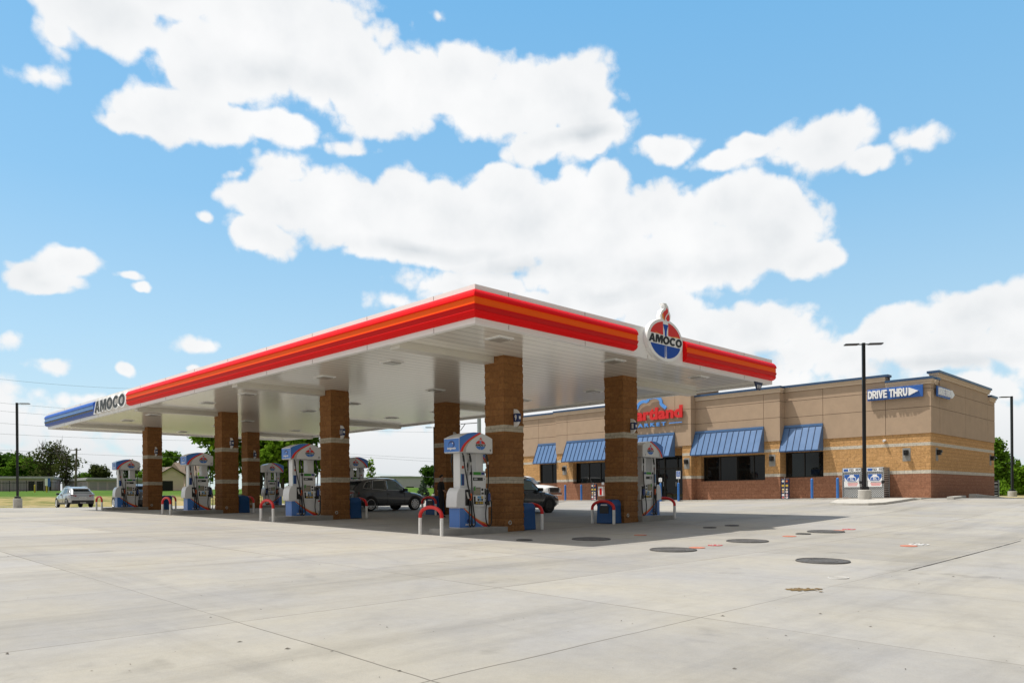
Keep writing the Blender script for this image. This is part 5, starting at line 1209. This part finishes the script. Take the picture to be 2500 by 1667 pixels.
def cam_at(x,y,d):
    a=(x-1250)/FPX; bb=(y-HORIZ)/FPX; c,s=math.cos(ROLL),math.sin(ROLL); a,bb=c*a-s*bb,s*a+c*bb
    p=CAM+(fw+rt*a)*d; return p.x,p.y
GT='trees behind the lot'
def T(x,d,h,w,lab,m,seed,**k):
    u,v=cam_at(x,1200,d); return tree(k.pop('name','leafy_tree'),u,v,h,w,lab,m,seed,group=GT,**k)
T(8,150,7.0,9.5,'dark green rounded tree at the left edge behind the storage sheds',LEAFD,11,size=.42)
T(62,148,6.4,8.5,'dark green tree just right of the left lamp post, behind the storage sheds',LEAFM,12,size=.42)
T(36,158,7.6,9.0,'tall dark tree peeking above the sheds near the left lamp post',LEAFD,21,size=.42)
T(122,132,8.6,8.2,'big half dead tree with bare upper branches behind the storage sheds',LEAFO,13,n=2300,size=.24,bare=9,trunk=.28,base=.12)
T(162,130,7.0,4.6,'thin half dead tree with bare twigs beside the wooden utility pole',LEAFO,14,n=900,size=.20,bare=7,trunk=.22,base=.15)
T(200,140,3.6,4.6,'low bushy tree right of the wooden utility pole',LEAFM,15,n=1800,size=.26,base=.08)
T(236,142,5.2,4.6,'round olive tree between the utility pole and pump 15',LEAFO,16,n=2200,size=.25,base=.12)
T(322,145,6.2,4.2,'narrow dark tree seen through pump 15',LEAFD,17,n=1700,size=.28)
T(352,140,4.0,3.2,'small yellowish tree seen just left of column 15',LEAFB,19,n=1200,size=.24,base=.1)
T(412,128,6.6,5.2,'pointed green tree behind the cream barn roof',LEAFM,18,n=2400,size=.26,base=.12)
T(545,92,11.0,7.0,'tall bright green tree standing left of the number 13 column',LEAFB,31,n=5200,size=.27,trunk=.25,base=.10,clumps=20)
T(635,94,11.5,8.5,'large bright green tree behind the number 7 column',LEAFM,32,n=6000,size=.28,trunk=.3,base=.08,clumps=22)
T(735,95,11.0,8.0,'large green tree behind pump 11',LEAFM,33,n=5600,size=.28,trunk=.3,base=.08,clumps=22)
T(690,90,10.4,6.0,'bright leafy tree between the number 7 column and pump 11',LEAFB,35,n=4600,size=.27,trunk=.25,base=.06,clumps=18)
T(905,80,4.7,1.5,'slim sapling above the dark SUV roof',LEAFB,41,n=420,size=.15,trunk=.05,base=.1,clumps=14)
T(868,110,2.8,3.2,'small grey green bush left of the sapling',LEAFO,44,n=900,size=.2,base=.05)
T(1060,112,3.4,3.9,'round dark tree by the thin lamp post behind the number 3 column',LEAFD,42,n=2400,size=.22,base=.10)
# spruce
u,v=cam_at(1033,1200,80); t=thing('spruce_tree',(u,v,gz(u,v)),'small blue green spruce right of the dark SUV','tree',GT)
b=MB(); b.cyl((0,0,0),.07,-.1,2.2,BARK,8,r1=.015); b.build('trunk',t)
C=[];RA=[]
for i in range(40):
    f=(i+.5)/40; a=i*2.4; rr=.95*(1-f)*.75; C.append((rr*math.cos(a),rr*math.sin(a),.15+f*2.1)); RA.append((.30*(1-f)+.06,.30*(1-f)+.06,.12))
leaf_object('crown',leaves(C,RA,1700,.10,77),LEAFS,t)
GR='trees right of the store'
def T2(x,d,h,w,lab,m,seed,**k):
    u,v=cam_at(x,1200,d); return tree('leafy_tree',u,v,h,w,lab,m,seed,group=GR,z=.5,**k)
T2(2438,76,6.0,3.6,'tall green tree between the store wall and the right lamp post',LEAFM,51,n=2600,size=.20,trunk=.12,base=.06,clumps=20)
T2(2455,80,3.6,3.8,'dark dense tree behind the right lamp post',LEAFD,52,n=2600,size=.20,base=.03)
T2(2488,78,3.1,3.2,'bright green bush at the right edge',LEAFB,53,n=2200,size=.18,base=.02)
T2(2440,72,1.5,2.6,'low light green shrub at the foot of the right tree',LEAFB,54,n=1200,size=.13,base=.02)
T2(2540,82,3.8,4.0,'green bush cut by the right edge of the picture',LEAFM,55,n=2200,size=.20,base=.02)
T2(2405,84,5.0,4.0,'green tree mostly hidden behind the store corner',LEAFM,56,n=2200,size=.20,base=.04)

# ------------------------------------------------------------------ distant buildings, fence, utility poles and wires
SHED=mat('shed_metal',(.52,.41,.46),.6,var=.08,vscale=1); SHEDD=mat('shed_door_grey',(.37,.32,.36),.6,var=.06,vscale=2); SHEDR=mat('shed_roof',(.42,.42,.42),.5,var=.06,vscale=1); OPEN=mat('open_doorway',(.015,.014,.013),.9)
def local_fr(x0,x1,d0,d1):
    a=Vector((*cam_at(x0,1200,d0),0)); b=Vector((*cam_at(x1,1200,d1),0)); dr=(b-a); L=dr.length; dr.normalize(); return a,b,dr,L
def shed(x0,x1,d0,d1,hgt,lab,ndoor,depth=8,open_frac=None,z=None):
    a,b,dr,L=local_fr(x0,x1,d0,d1); zz=gz((a.x+b.x)/2,(a.y+b.y)/2) if z is None else z
    t=thing('storage_shed',(a.x,a.y,zz),lab,'shed',None,math.atan2(dr.y,dr.x))
    k=MB(); k.box(0,L,.0,depth,-.6,hgt-.35,SHED); k.build('walls',t)
    k=MB(); k.box(-.25,L+.25,-.3,depth+.3,hgt-.35,hgt-.12,SHEDR); k.box(-.2,L+.2,-.2,depth+.2,hgt-.12,hgt,SHEDR); k.build('roof',t)
    for i in range(ndoor):
        w=L/ndoor; x=i*w
        k=MB(); op=open_frac and (open_frac[0]<=(i+.5)/ndoor<=open_frac[1]); k.box(x+.12*w,x+.88*w,-.03,.0,0,hgt-.75,OPEN if op else SHEDD); k.build('roller_door',t)
    return t
shed(-60,128,118,122,2.35,'long low grey storage shed behind the black fence at far left',9,open_frac=(.72,.98))
shed(152,214,134,124,2.1,'low grey storage shed behind the silver SUV',6)
shed(216,392,124,132,2.15,'long grey storage shed with wide doors between the silver SUV and column 15',8)
# cream barn
a,b,dr,L=local_fr(389,449,108,110); t=thing('cream_barn',(a.x,a.y,gz(a.x,a.y)-.1),'cream barn with a brown gable roof and one dark doorway','barn',None,math.atan2(dr.y,dr.x))
CREAM=mat('barn_cream',(.80,.60,.50),.8,var=.05,vscale=1); ROOFB=mat('roof_brown',(.17,.125,.09),.9,var=.12,vscale=3)
k=MB(); k.plate([(0,-.4),(L,-.4),(L,2.4),(L/2,3.45),(0,2.4)],((0,0,0),(1,0,0),(0,0,1)),0,-9,CREAM); k.build('walls',t)
k=MB()
for sg in (0,1):
    x0,x1=(L/2,-.35) if sg==0 else (L/2,L+.35); z0,z1=3.50,2.28
    k.add([(x0,-.35,z0),(x1,-.35,z1),(x1,9.3,z1),(x0,9.3,z0),(x0,-.35,z0+.12),(x1,-.35,z1+.12),(x1,9.3,z1+.12),(x0,9.3,z0+.12)],[(0,1,2,3),(7,6,5,4),(0,4,5,1),(1,5,6,2),(2,6,7,3),(3,7,4,0)],ROOFB)
k.box(L*.18,L*.30,1.0,1.5,2.9,3.55,LETW); k.build('roof',t)
k=MB(); k.box(L*.10,L*.55,-.03,0,0,1.55,OPEN); k.build('doorway',t); k=MB(); k.box(L*.52,L*.72,-.05,0,2.15,2.75,CREAM); k.build('loft_door',t)
a,b,dr,L=local_fr(452,500,116,118); t=thing('white_house',(a.x,a.y,gz(a.x,a.y)-.1),'small white house with a brown roof and chimney seen through pump 13','house',None,math.atan2(dr.y,dr.x))
k=MB(); k.box(0,L,0,8,-.3,2.2,CREAM); k.plate([(0,2.2),(8,2.2),(4,4.2)],((0,0,0),(0,1,0),(0,0,1)),.0,.05,LETW); k.build('walls',t)
k=MB(); k.add([(-.3,-.4,2.1),(L+.3,-.4,2.1),(L+.3,4,4.35),(-.3,4,4.35),(L+.3,8.4,2.1),(-.3,8.4,2.1)],[(0,1,2,3),(3,2,4,5),(0,3,5),(1,4,2),(0,5,4,1)],ROOFB); rf=k.build('roof',t); k=MB(); k.box(.5,1.1,3.6,4.2,4.0,5.0,mat('chimney_dark',(.05,.045,.04),.9)); k.build('chimney',rf)
k=MB(); k.box(L*.3,L*.6,-.03,0,.6,1.7,OPEN); k.build('window',t)
a,b,dr,L=local_fr(930,1062,160,166); t=thing('grey_warehouse',(a.x,a.y,gz(a.x,a.y)-.2),'pale grey warehouse far behind the dark SUV','warehouse',None,math.atan2(dr.y,dr.x))
WH=mat('warehouse_grey',(.60,.52,.62),.6,var=.03,vscale=.5)
k=MB(); k.box(0,L,0,20,-.5,3.0,WH); k.build('walls',t); k=MB(); k.box(-.2,L+.2,-.2,20.2,3.0,3.2,SHEDR); k.build('roof',t); k=MB(); k.box(L*.46,L*.60,-.05,0,.2,1.0,OPEN); k.build('doorway',t)
# iron fence
a,b,dr,L=local_fr(-60,142,111,111.5); zz=gz((a.x+b.x)/2,(a.y+b.y)/2); t=thing('iron_fence',(a.x,a.y,zz),'black iron picket fence in front of the left storage shed','fence',None,math.atan2(dr.y,dr.x))
k=MB(); k.box(0,L,-.025,.025,.15,.21,BLACK); k.box(0,L,-.025,.025,1.25,1.31,BLACK); k.build('rails',t)
k=MB(); x=0
while x<L: k.box(x,x+.035,-.018,.018,.02,1.45,BLACK); x+=.20
pk=k.build('pickets',t); pk['kind']='stuff'
for i,x in enumerate(np.arange(0,L,2.4)): k=MB(); k.box(x,x+.09,-.04,.04,-.3,1.6,BLACK); k.build('post',t)
YB=mat('bollard_yellow',(.55,.42,.04),.5)
for x,lab in ((85,'yellow bollard in front of the fence, left one'),(114,'yellow bollard beside the blue and white sign post')):
    u,v=cam_at(x,1200,107); t=thing('yellow_bollard',(u,v,gz(u,v)),lab,'bollard','yellow bollards by the storage gate'); k=MB(); k.cyl((0,0,0),.10,-.3,1.0,YB,14); k.lathe((0,0,1.0),[(.10,0),(.08,.05),(.01,.08)],YB,14); k.build('post',t)
u,v=cam_at(119,1200,106); t=thing('road_sign',(u,v,gz(u,v)),'tall narrow blue and white sign on a post by the fence','sign',None,R(-45)); k=MB(); k.box(-.03,.03,-.03,.03,-.3,1.9,STEEL); k.build('post',t); k=MB(); k.box(-.5,-.12,-.04,.04,.95,1.95,LETW); k.box(-.10,.22,-.04,.04,.8,2.0,SB); k.build('board',t)
# utility poles
WOOD=mat('pole_wood',(.13,.105,.08),.9,var=.2,vscale=4)
u,v=cam_at(184,1200,115); PU=Vector((u,v,gz(u,v))); t=thing('utility_pole',PU,'leaning brown wooden utility pole with a grey transformer at left','utility pole')
k=MB(); k.tube([(0,0,-.5),(.03*rt.x*8,.03*rt.y*8,6.4)],[.17,.12],WOOD,10); k.build('pole',t)
k=MB(); k.cyl((-.33*rt.x,-.33*rt.y,0),.20,4.75,5.5,mat('transformer_grey',(.30,.31,.32),.5),14); k.build('transformer',t)
k=MB(); k.tube([(-.9*rt.x,-.9*rt.y,6.05),(.9*rt.x,.9*rt.y,6.15)],.05,WOOD,6)
for s in (-.8,.0,.8): k.cyl((s*rt.x,s*rt.y,0),.06,6.15,6.35,LETG,8)
k.build('cross_arm',t)
u,v=cam_at(1171,1200,98); t=thing('steel_utility_pole',(u,v,1.2),'thick grey steel utility pole with angled arms behind the nearest column','utility pole')
k=MB(); k.tube([(0,0,-.5),(0,0,16)],[.30,.22],mat('pole_galvanised',(.42,.46,.48),.5,metal=.3,var=.08,vscale=2),12); k.build('pole',t)
for z0,l in ((9.25,2.4),(7.9,1.1),(11.6,2.2)):
    k=MB(); k.tube([(0,0,z0),(-rt.x*l,-rt.y*l,z0-.15)],.05,LETG,6); k.tube([(-rt.x*.15,-rt.y*.15,z0-1.0) if l<2 else (-rt.x*l*.75,-rt.y*l*.75,z0-.15),(-rt.x*l*.9,-rt.y*l*.9,z0-1.5) if l<2 else (-rt.x*l,-rt.y*l,z0-1.0)],.05,LETG,6); k.build('arm',t)
WIRE=mat('wire_grey',(.22,.24,.26),.6)
def pt(x,y,d):
    a=(x-1250)/FPX; bb=(y-HORIZ)/FPX; c,s=math.cos(ROLL),math.sin(ROLL); a,bb=c*a-s*bb,s*a+c*bb
    return CAM+(fw+rt*a-up*bb)*d
def wire(x0,y0,d0,x1,y1,d1,lab,r=.015,sag=.4):
    A,B=pt(x0,y0,d0),pt(x1,y1,d1); k=MB(); pts=[]
    for i in range(25):
        f=i/24; p=A.lerp(B,f); p.z-=sag*4*f*(1-f); pts.append(p)
    k.tube(pts,r,WIRE,5); o=k.build('power_line'); tag(o,lab,'power line','power lines across the sky')
WL='thin dark power line crossing the sky at the left behind the canopy'
for (a,c) in (((-30,922),(420,950)),((-30,980),(430,1005)),((-30,1000),(430,1022)),((-30,1030),(700,1066)),((-30,1057),(700,1075)),((-30,1096),(700,1118))):
    wire(a[0],a[1],100,c[0],c[1],130,WL)
wire(188,1117,115,270,1140,118,'thin service wire from the wooden pole down to the right',.013,.1); wire(188,1124,115,250,1141,118,'lower thin service wire from the wooden pole down to the right',.013,.1)
for (a,c) in (((845,1050),(1160,1056)),((845,1107),(1160,1124)),((845,1112),(1160,1132)),((890,1156),(1160,1168))): wire(a[0],a[1],100,c[0],c[1],98,'thin dark power line in the gap between column 11 and the number 3 column',.013,.05)
u,v=cam_at(2430,1200,58); t=thing('menu_board',(u,v,.55),'tall black drive-through menu board at the back corner of the store','menu board',None,R(-45))
k=MB(); k.box(-.22,.22,-.06,.06,0,1.32,BLACK); k.box(.22,.27,-.05,.05,0,1.34,STEEL); k.build('board',t); k=MB()
for i,z in enumerate((1.15,.92,.80,.62,.40,.20)): k.box(-.14,.14,-.064,-.0605,z-.02,z+.02,[LETW,PGREY,PGREY,PGREY,PGREY,LETW][i])
k.build('print',t)

# ------------------------------------------------------------------ the man at the pumps
def person(u,v,heading):
    z=lot_z(u,v); t=thing('person',(u,v,z),'man in a black shirt and black trousers standing by the dark SUV at the pumps','person',None,heading)
    SKIN=mat('skin',(.46,.27,.19),.6); SHIRT=mat('shirt_black',(.010,.010,.011),.85); TROU=mat('trousers_black',(.012,.012,.014),.85); HAIR=mat('hair_dark',(.016,.011,.008),.7); SHOE=mat('shoe_black',(.01,.01,.01),.5)
    V=[];E_=[];RD=[]
    def n(p,r,par=None):
        V.append(p); RD.append(r)
        if par is not None: E_.append((par,len(V)-1))
        return len(V)-1
    pel=n((0,0,.95),(.16,.12)); sp=n((-.01,0,1.12),(.165,.115),pel); ch=n((0,0,1.32),(.19,.125),sp); up_=n((-.005,0,1.44),(.13,.10),ch); nk=n((.01,0,1.53),(.058,.058),up_); hd=n((.025,0,1.60),(.072,.07),nk); h2=n((.03,0,1.69),(.095,.078),hd); h3=n((.02,0,1.76),(.068,.06),h2)
    for s in (-1,1):
        hp=n((0,s*.095,.88),(.095,.095),pel); kn=n((.03 if s>0 else -.01,s*.11,.49),(.062,.062),hp); an=n((0 if s>0 else -.04,s*.12,.09),(.042,.042),kn); n((.07 if s>0 else .03,s*.125,.045),(.042,.04),an); n((.18 if s>0 else .14,s*.13,.035),(.035,.03),len(V)-1)
        sh=n((-.005,s*.19,1.41),(.068,.068),up_)
        if s<0: el=n((.0,s*.25,1.14),(.047,.047),sh); wr=n((.20,s*.20,1.02),(.031,.031),el); pa=n((.27,s*.18,1.015),(.033,.022),wr); fd=Vector((.9,.1,-.1))
        else: el=n((-.03,s*.25,1.13),(.047,.047),sh); wr=n((.12,s*.24,.93),(.031,.031),el); pa=n((.17,s*.235,.87),(.033,.022),wr); fd=Vector((.5,0,-.85))
        fd.normalize(); side=Vector((0,1,0))
        for q,l in zip((-1.5,-.5,.5,1.5),(.055,.068,.070,.060)):
            b0=n(tuple(Vector(V[pa])+side*q*.016+fd*.035),(.0095,.0095),pa); n(tuple(Vector(V[b0])+fd*l*.55+Vector((0,0,-.006))),(.0088,.0088),b0); n(tuple(Vector(V[b0])+fd*l+Vector((-.004,0,-.022))),(.008,.008),len(V)-1)
        b0=n(tuple(Vector(V[pa])+side*(-s)*.030+fd*.004),(.011,.011),pa); n(tuple(Vector(V[b0])+fd*.035+side*(-s)*.012),(.0095,.0095),b0)
    me=bpy.data.meshes.new('body'); me.from_pydata([tuple(p) for p in V],E_,[]); o=bpy.data.objects.new('body',me); COL.objects.link(o)
    sk=o.modifiers.new('skin','SKIN'); sk.use_smooth_shade=True
    for i,r_ in enumerate(RD): me.skin_vertices[0].data[i].radius=r_
    me.skin_vertices[0].data[0].use_root=True
    ss=o.modifiers.new('sub','SUBSURF'); ss.levels=2; ss.render_levels=2
    dg=bpy.context.evaluated_depsgraph_get(); m2=bpy.data.meshes.new_from_object(o.evaluated_get(dg)); bpy.data.objects.remove(o); bpy.data.meshes.remove(me)
    m2.materials.clear()
    for mm in (SKIN,SHIRT,TROU,SHOE): m2.materials.append(mm)
    for p in m2.polygons:
        x,y,zc=p.center; k=0
        if zc<.085: k=3
        elif zc<.99 and abs(y)<.205 and x<.11: k=2
        elif zc<1.515 and (abs(y)<.20 and x<.13 or zc>1.16): k=1
        p.material_index=k; p.use_smooth=True
    m2.name='body'; o=bpy.data.objects.new('body',m2); COL.objects.link(o); o.parent=t
    k=MB(); vs=[];nn=18
    for j in range(9):
        ph=R(8+j*10.2); 
        for i in range(nn):
            a=2*math.pi*i/nn; cut=.045 if math.cos(a)>.35 else 0
            vs.append((.018+.103*math.cos(a)*math.cos(ph)-.008,.088*math.sin(a)*math.cos(ph),1.715+cut*(1-j/8)+.098*math.sin(ph)-(.05 if math.cos(a)<-.2 else 0)*(1-j/8)))
    k.add(vs,[(j*nn+i,j*nn+(i+1)%nn,(j+1)*nn+(i+1)%nn,(j+1)*nn+i) for j in range(8) for i in range(nn)]+[tuple(range(8*nn,9*nn))],HAIR,True); k.build('hair',t)
    k=MB(); k.plate([(.0,0),(.030,-.014),(.026,-.028),(0,-.03)],((.118,0,1.685),(1,0,0),(0,0,1)),-.011,.011,SKIN)
    for s in (-1,1): k.plate(ell(.02,1.665,.014,.026,10),((0,s*.082,0),(1,0,0),(0,0,1)),-.01,.01,SKIN)
    k.box(.108,.122,-.022,.022,1.618,1.626,mat('lip',(.30,.12,.10),.6)); k.build('face_features',t)
    k=MB()
    for s in (-1,1): k.box(.116,.124,min(s*.012,s*.052),max(s*.012,s*.052),1.672,1.700,BLACK); k.box(.02,.12,min(s*.078,s*.086),max(s*.078,s*.086),1.688,1.694,BLACK)
    k.build('glasses',t); k=MB(); k.box(-.135,.135,-.17,.17,.975,1.005,SHOE); 
    return t
person(8.20,11.32,R(-14))

# ------------------------------------------------------------------ covers, paint marks and litter on the lot
IRON=mat('cast_iron',(.085,.081,.078),.75,var=.35,vscale=12,bump=.5,bscale=60); IRONG=mat('green_iron',(.05,.065,.04),.75,var=.3,vscale=12)
PO=mat('lid_orange',(.50,.17,.10),.7,var=.12,vscale=8); PR_=mat('lid_red',(.48,.05,.055),.6,var=.15,vscale=9); PW_=mat('lid_white',(.58,.57,.55),.6,var=.1,vscale=9)
def cover(u,v,r,m,name,lab,cat,ring=True,grp=None,studs=None):
    z=max(lot_z(u+a,v+b_) for a in (-r,0,r) for b_ in (-r,0,r)); zc=lot_z(u,v)
    gx=(lot_z(u+.5,v)-lot_z(u-.5,v)); gy=(lot_z(u,v+.5)-lot_z(u,v-.5))
    k=MB(); k.cyl((0,0,0),r,-.03,.006,m,36)
    if ring: k.tube([(r*math.cos(a),r*math.sin(a),.004) for a in np.linspace(0,6.2832,41)],.018,IRON,6,cap=False); k.tube([(r*.55*math.cos(a),r*.55*math.sin(a),.004) for a in np.linspace(0,6.2832,33)],.012,IRON,6,cap=False)
    if studs:
        for a in range(0,360,60): k.box(r*.62*math.cos(R(a))-.03,r*.62*math.cos(R(a))+.03,r*.62*math.sin(R(a))-.018,r*.62*math.sin(R(a))+.018,.006,.012,studs)
    o=k.build(name,loc=(u,v,zc+.006)); o.rotation_euler=(math.atan(gy),-math.atan(gx),0); return tag(o,lab,cat,grp)
MG='dark round tank covers on the lot'
for u,v,r,lab in ((1.74,-7.8,.47,'largest dark round manhole cover, alone in the right foreground'),(1.87,-4.41,.50,'dark manhole cover left of the red lid, at the edge of the canopy shadow'),(5.18,-4.43,.50,'dark manhole cover between the two orange lids'),
  (9.52,-4.59,.50,'far dark manhole cover next to the far red lid'),(3.22,-.97,.50,'dark manhole cover in the canopy shadow'),(1.75,.08,.20,'small dark cover at the tip of the shadow near the nearest column'),(9.28,-.93,.20,'small dark cover in the far part of the canopy shadow'),(10.54,-1.02,.22,'dark cover farthest right in the canopy shadow')):
    cover(u,v,r,IRON,'manhole_cover',lab,'manhole cover',grp=MG)
cover(8.34,-4.45,.19,IRONG,'fill_cap','small dark green lid left of the far manhole cover','lid')
cover(3.59,-4.45,.17,PR_,'fill_cap','bright red round lid with pale studs near the canopy shadow','lid',False,studs=PW_); cover(10.85,-4.73,.19,PR_,'fill_cap','farthest bright red round lid, beyond the far manhole cover','lid',False,studs=PW_)
cover(6.72,-7.95,.22,PW_,'fill_cap','white round lid with dark studs in the open lot at right','lid',False,studs=IRON)
for u,v,lab in ((2.73,-4.49,'orange round lid beside the near red lid'),(7.35,-4.51,'orange round lid in front of the small green lid'),(10.19,-4.67,'orange round lid just before the farthest red lid'),(5.33,-1.05,'orange round lid inside the canopy shadow'),(6.2,-7.89,'orange round lid touching the white lid')):
    cover(u,v,.18,PO,'orange_lid',lab,'lid',False,'orange lids on the lot')
k=MB(); k.tube([(.15*math.cos(a),.15*math.sin(a),.0) for a in np.linspace(0,6.2832,41)],.007,PW_,5,cap=False); o=k.build('paint_ring',loc=(-.48,-8.99,lot_z(-.48,-8.99)+.004)); tag(o,'thin white painted ring on the concrete near the mud patch','paint mark')
MUD=mat('dry_mud',(.16,.105,.04),.95,var=.3,vscale=8); k=MB(); r5=np.random.default_rng(5)
for i in range(70):
    a=r5.random()*6.283; d=r5.random()**.7; x=(d*.20*math.cos(a))*rt.x+(d*.13*math.sin(a))*fw.x+ (r5.random()*.30 if i>46 else 0)*rt.x; y=(d*.20*math.cos(a))*rt.y+(d*.13*math.sin(a))*fw.y+(r5.random()*.30 if i>46 else 0)*rt.y; s=.015+.05*r5.random()*(1-d*.6)
    k.add([(x+s*math.cos(q+r5.random()*.5)*1.2,y+s*math.sin(q)*.9,.002+.0) for q in np.linspace(0,5.2,6)]+[(x,y,.004+s*.14)],[(j,(j+1)%6,6) for j in range(6)],MUD)
o=k.build('mud_patch',loc=(-2.17,-9.13,lot_z(-2.17,-9.13)+.004),recalc=False); tag(o,'patch of brown dried mud on the right foreground concrete','mud patch',None,'stuff')
k=MB(); r6=np.random.default_rng(9); LIT=mat('leaf_litter_brown',(.05,.035,.02),.9)
for i in range(90):
    x=r6.random()*2500; y=1290+377*r6.random()**.8
    dd=CAM.z+.45; d=dd*FPX/(y-HORIZ+4); p=CAM+(fw+rt*((x-1250)/FPX))*d; u,v=p.x,p.y
    if d>18 or d<3: continue
    s=.005+.016*r6.random()**3; a=r6.random()*6.283; z=lot_z(u,v)+.004
    k.add([(u+s*math.cos(a)*1.6,v+s*math.sin(a)*1.6,z),(u-s*.5*math.sin(a),v+s*.5*math.cos(a),z+s*.5),(u-s*math.cos(a)*1.6,v-s*math.sin(a)*1.6,z+.002),(u+s*.5*math.sin(a),v-s*.5*math.cos(a),z+s*.3)],[(0,1,2,3)],LIT)
o=k.build('leaf_litter',recalc=False); tag(o,'small brown leaf and twig scraps scattered over the concrete','litter',None,'stuff')

k=MB(); r7=np.random.default_rng(4); x=1.3; w0=.004
while x<13:
    x1=x+.35; w1=.008+.016*r7.random(); j0=.012*r7.normal(); y=-9.44
    if r7.random()>.12: k.add([(x,y-w0,lot_z(x,y)+.004),(x1,y-w1,lot_z(x1,y)+.004),(x1,y+w1,lot_z(x1,y)+.004),(x,y+w0,lot_z(x,y)+.004)],[(0,1,2,3)],mat('joint_sealant',(.035,.030,.026),.9))
    x,w0=x1,w1
tag(k.build('lot_joint',recalc=False),kind='structure')
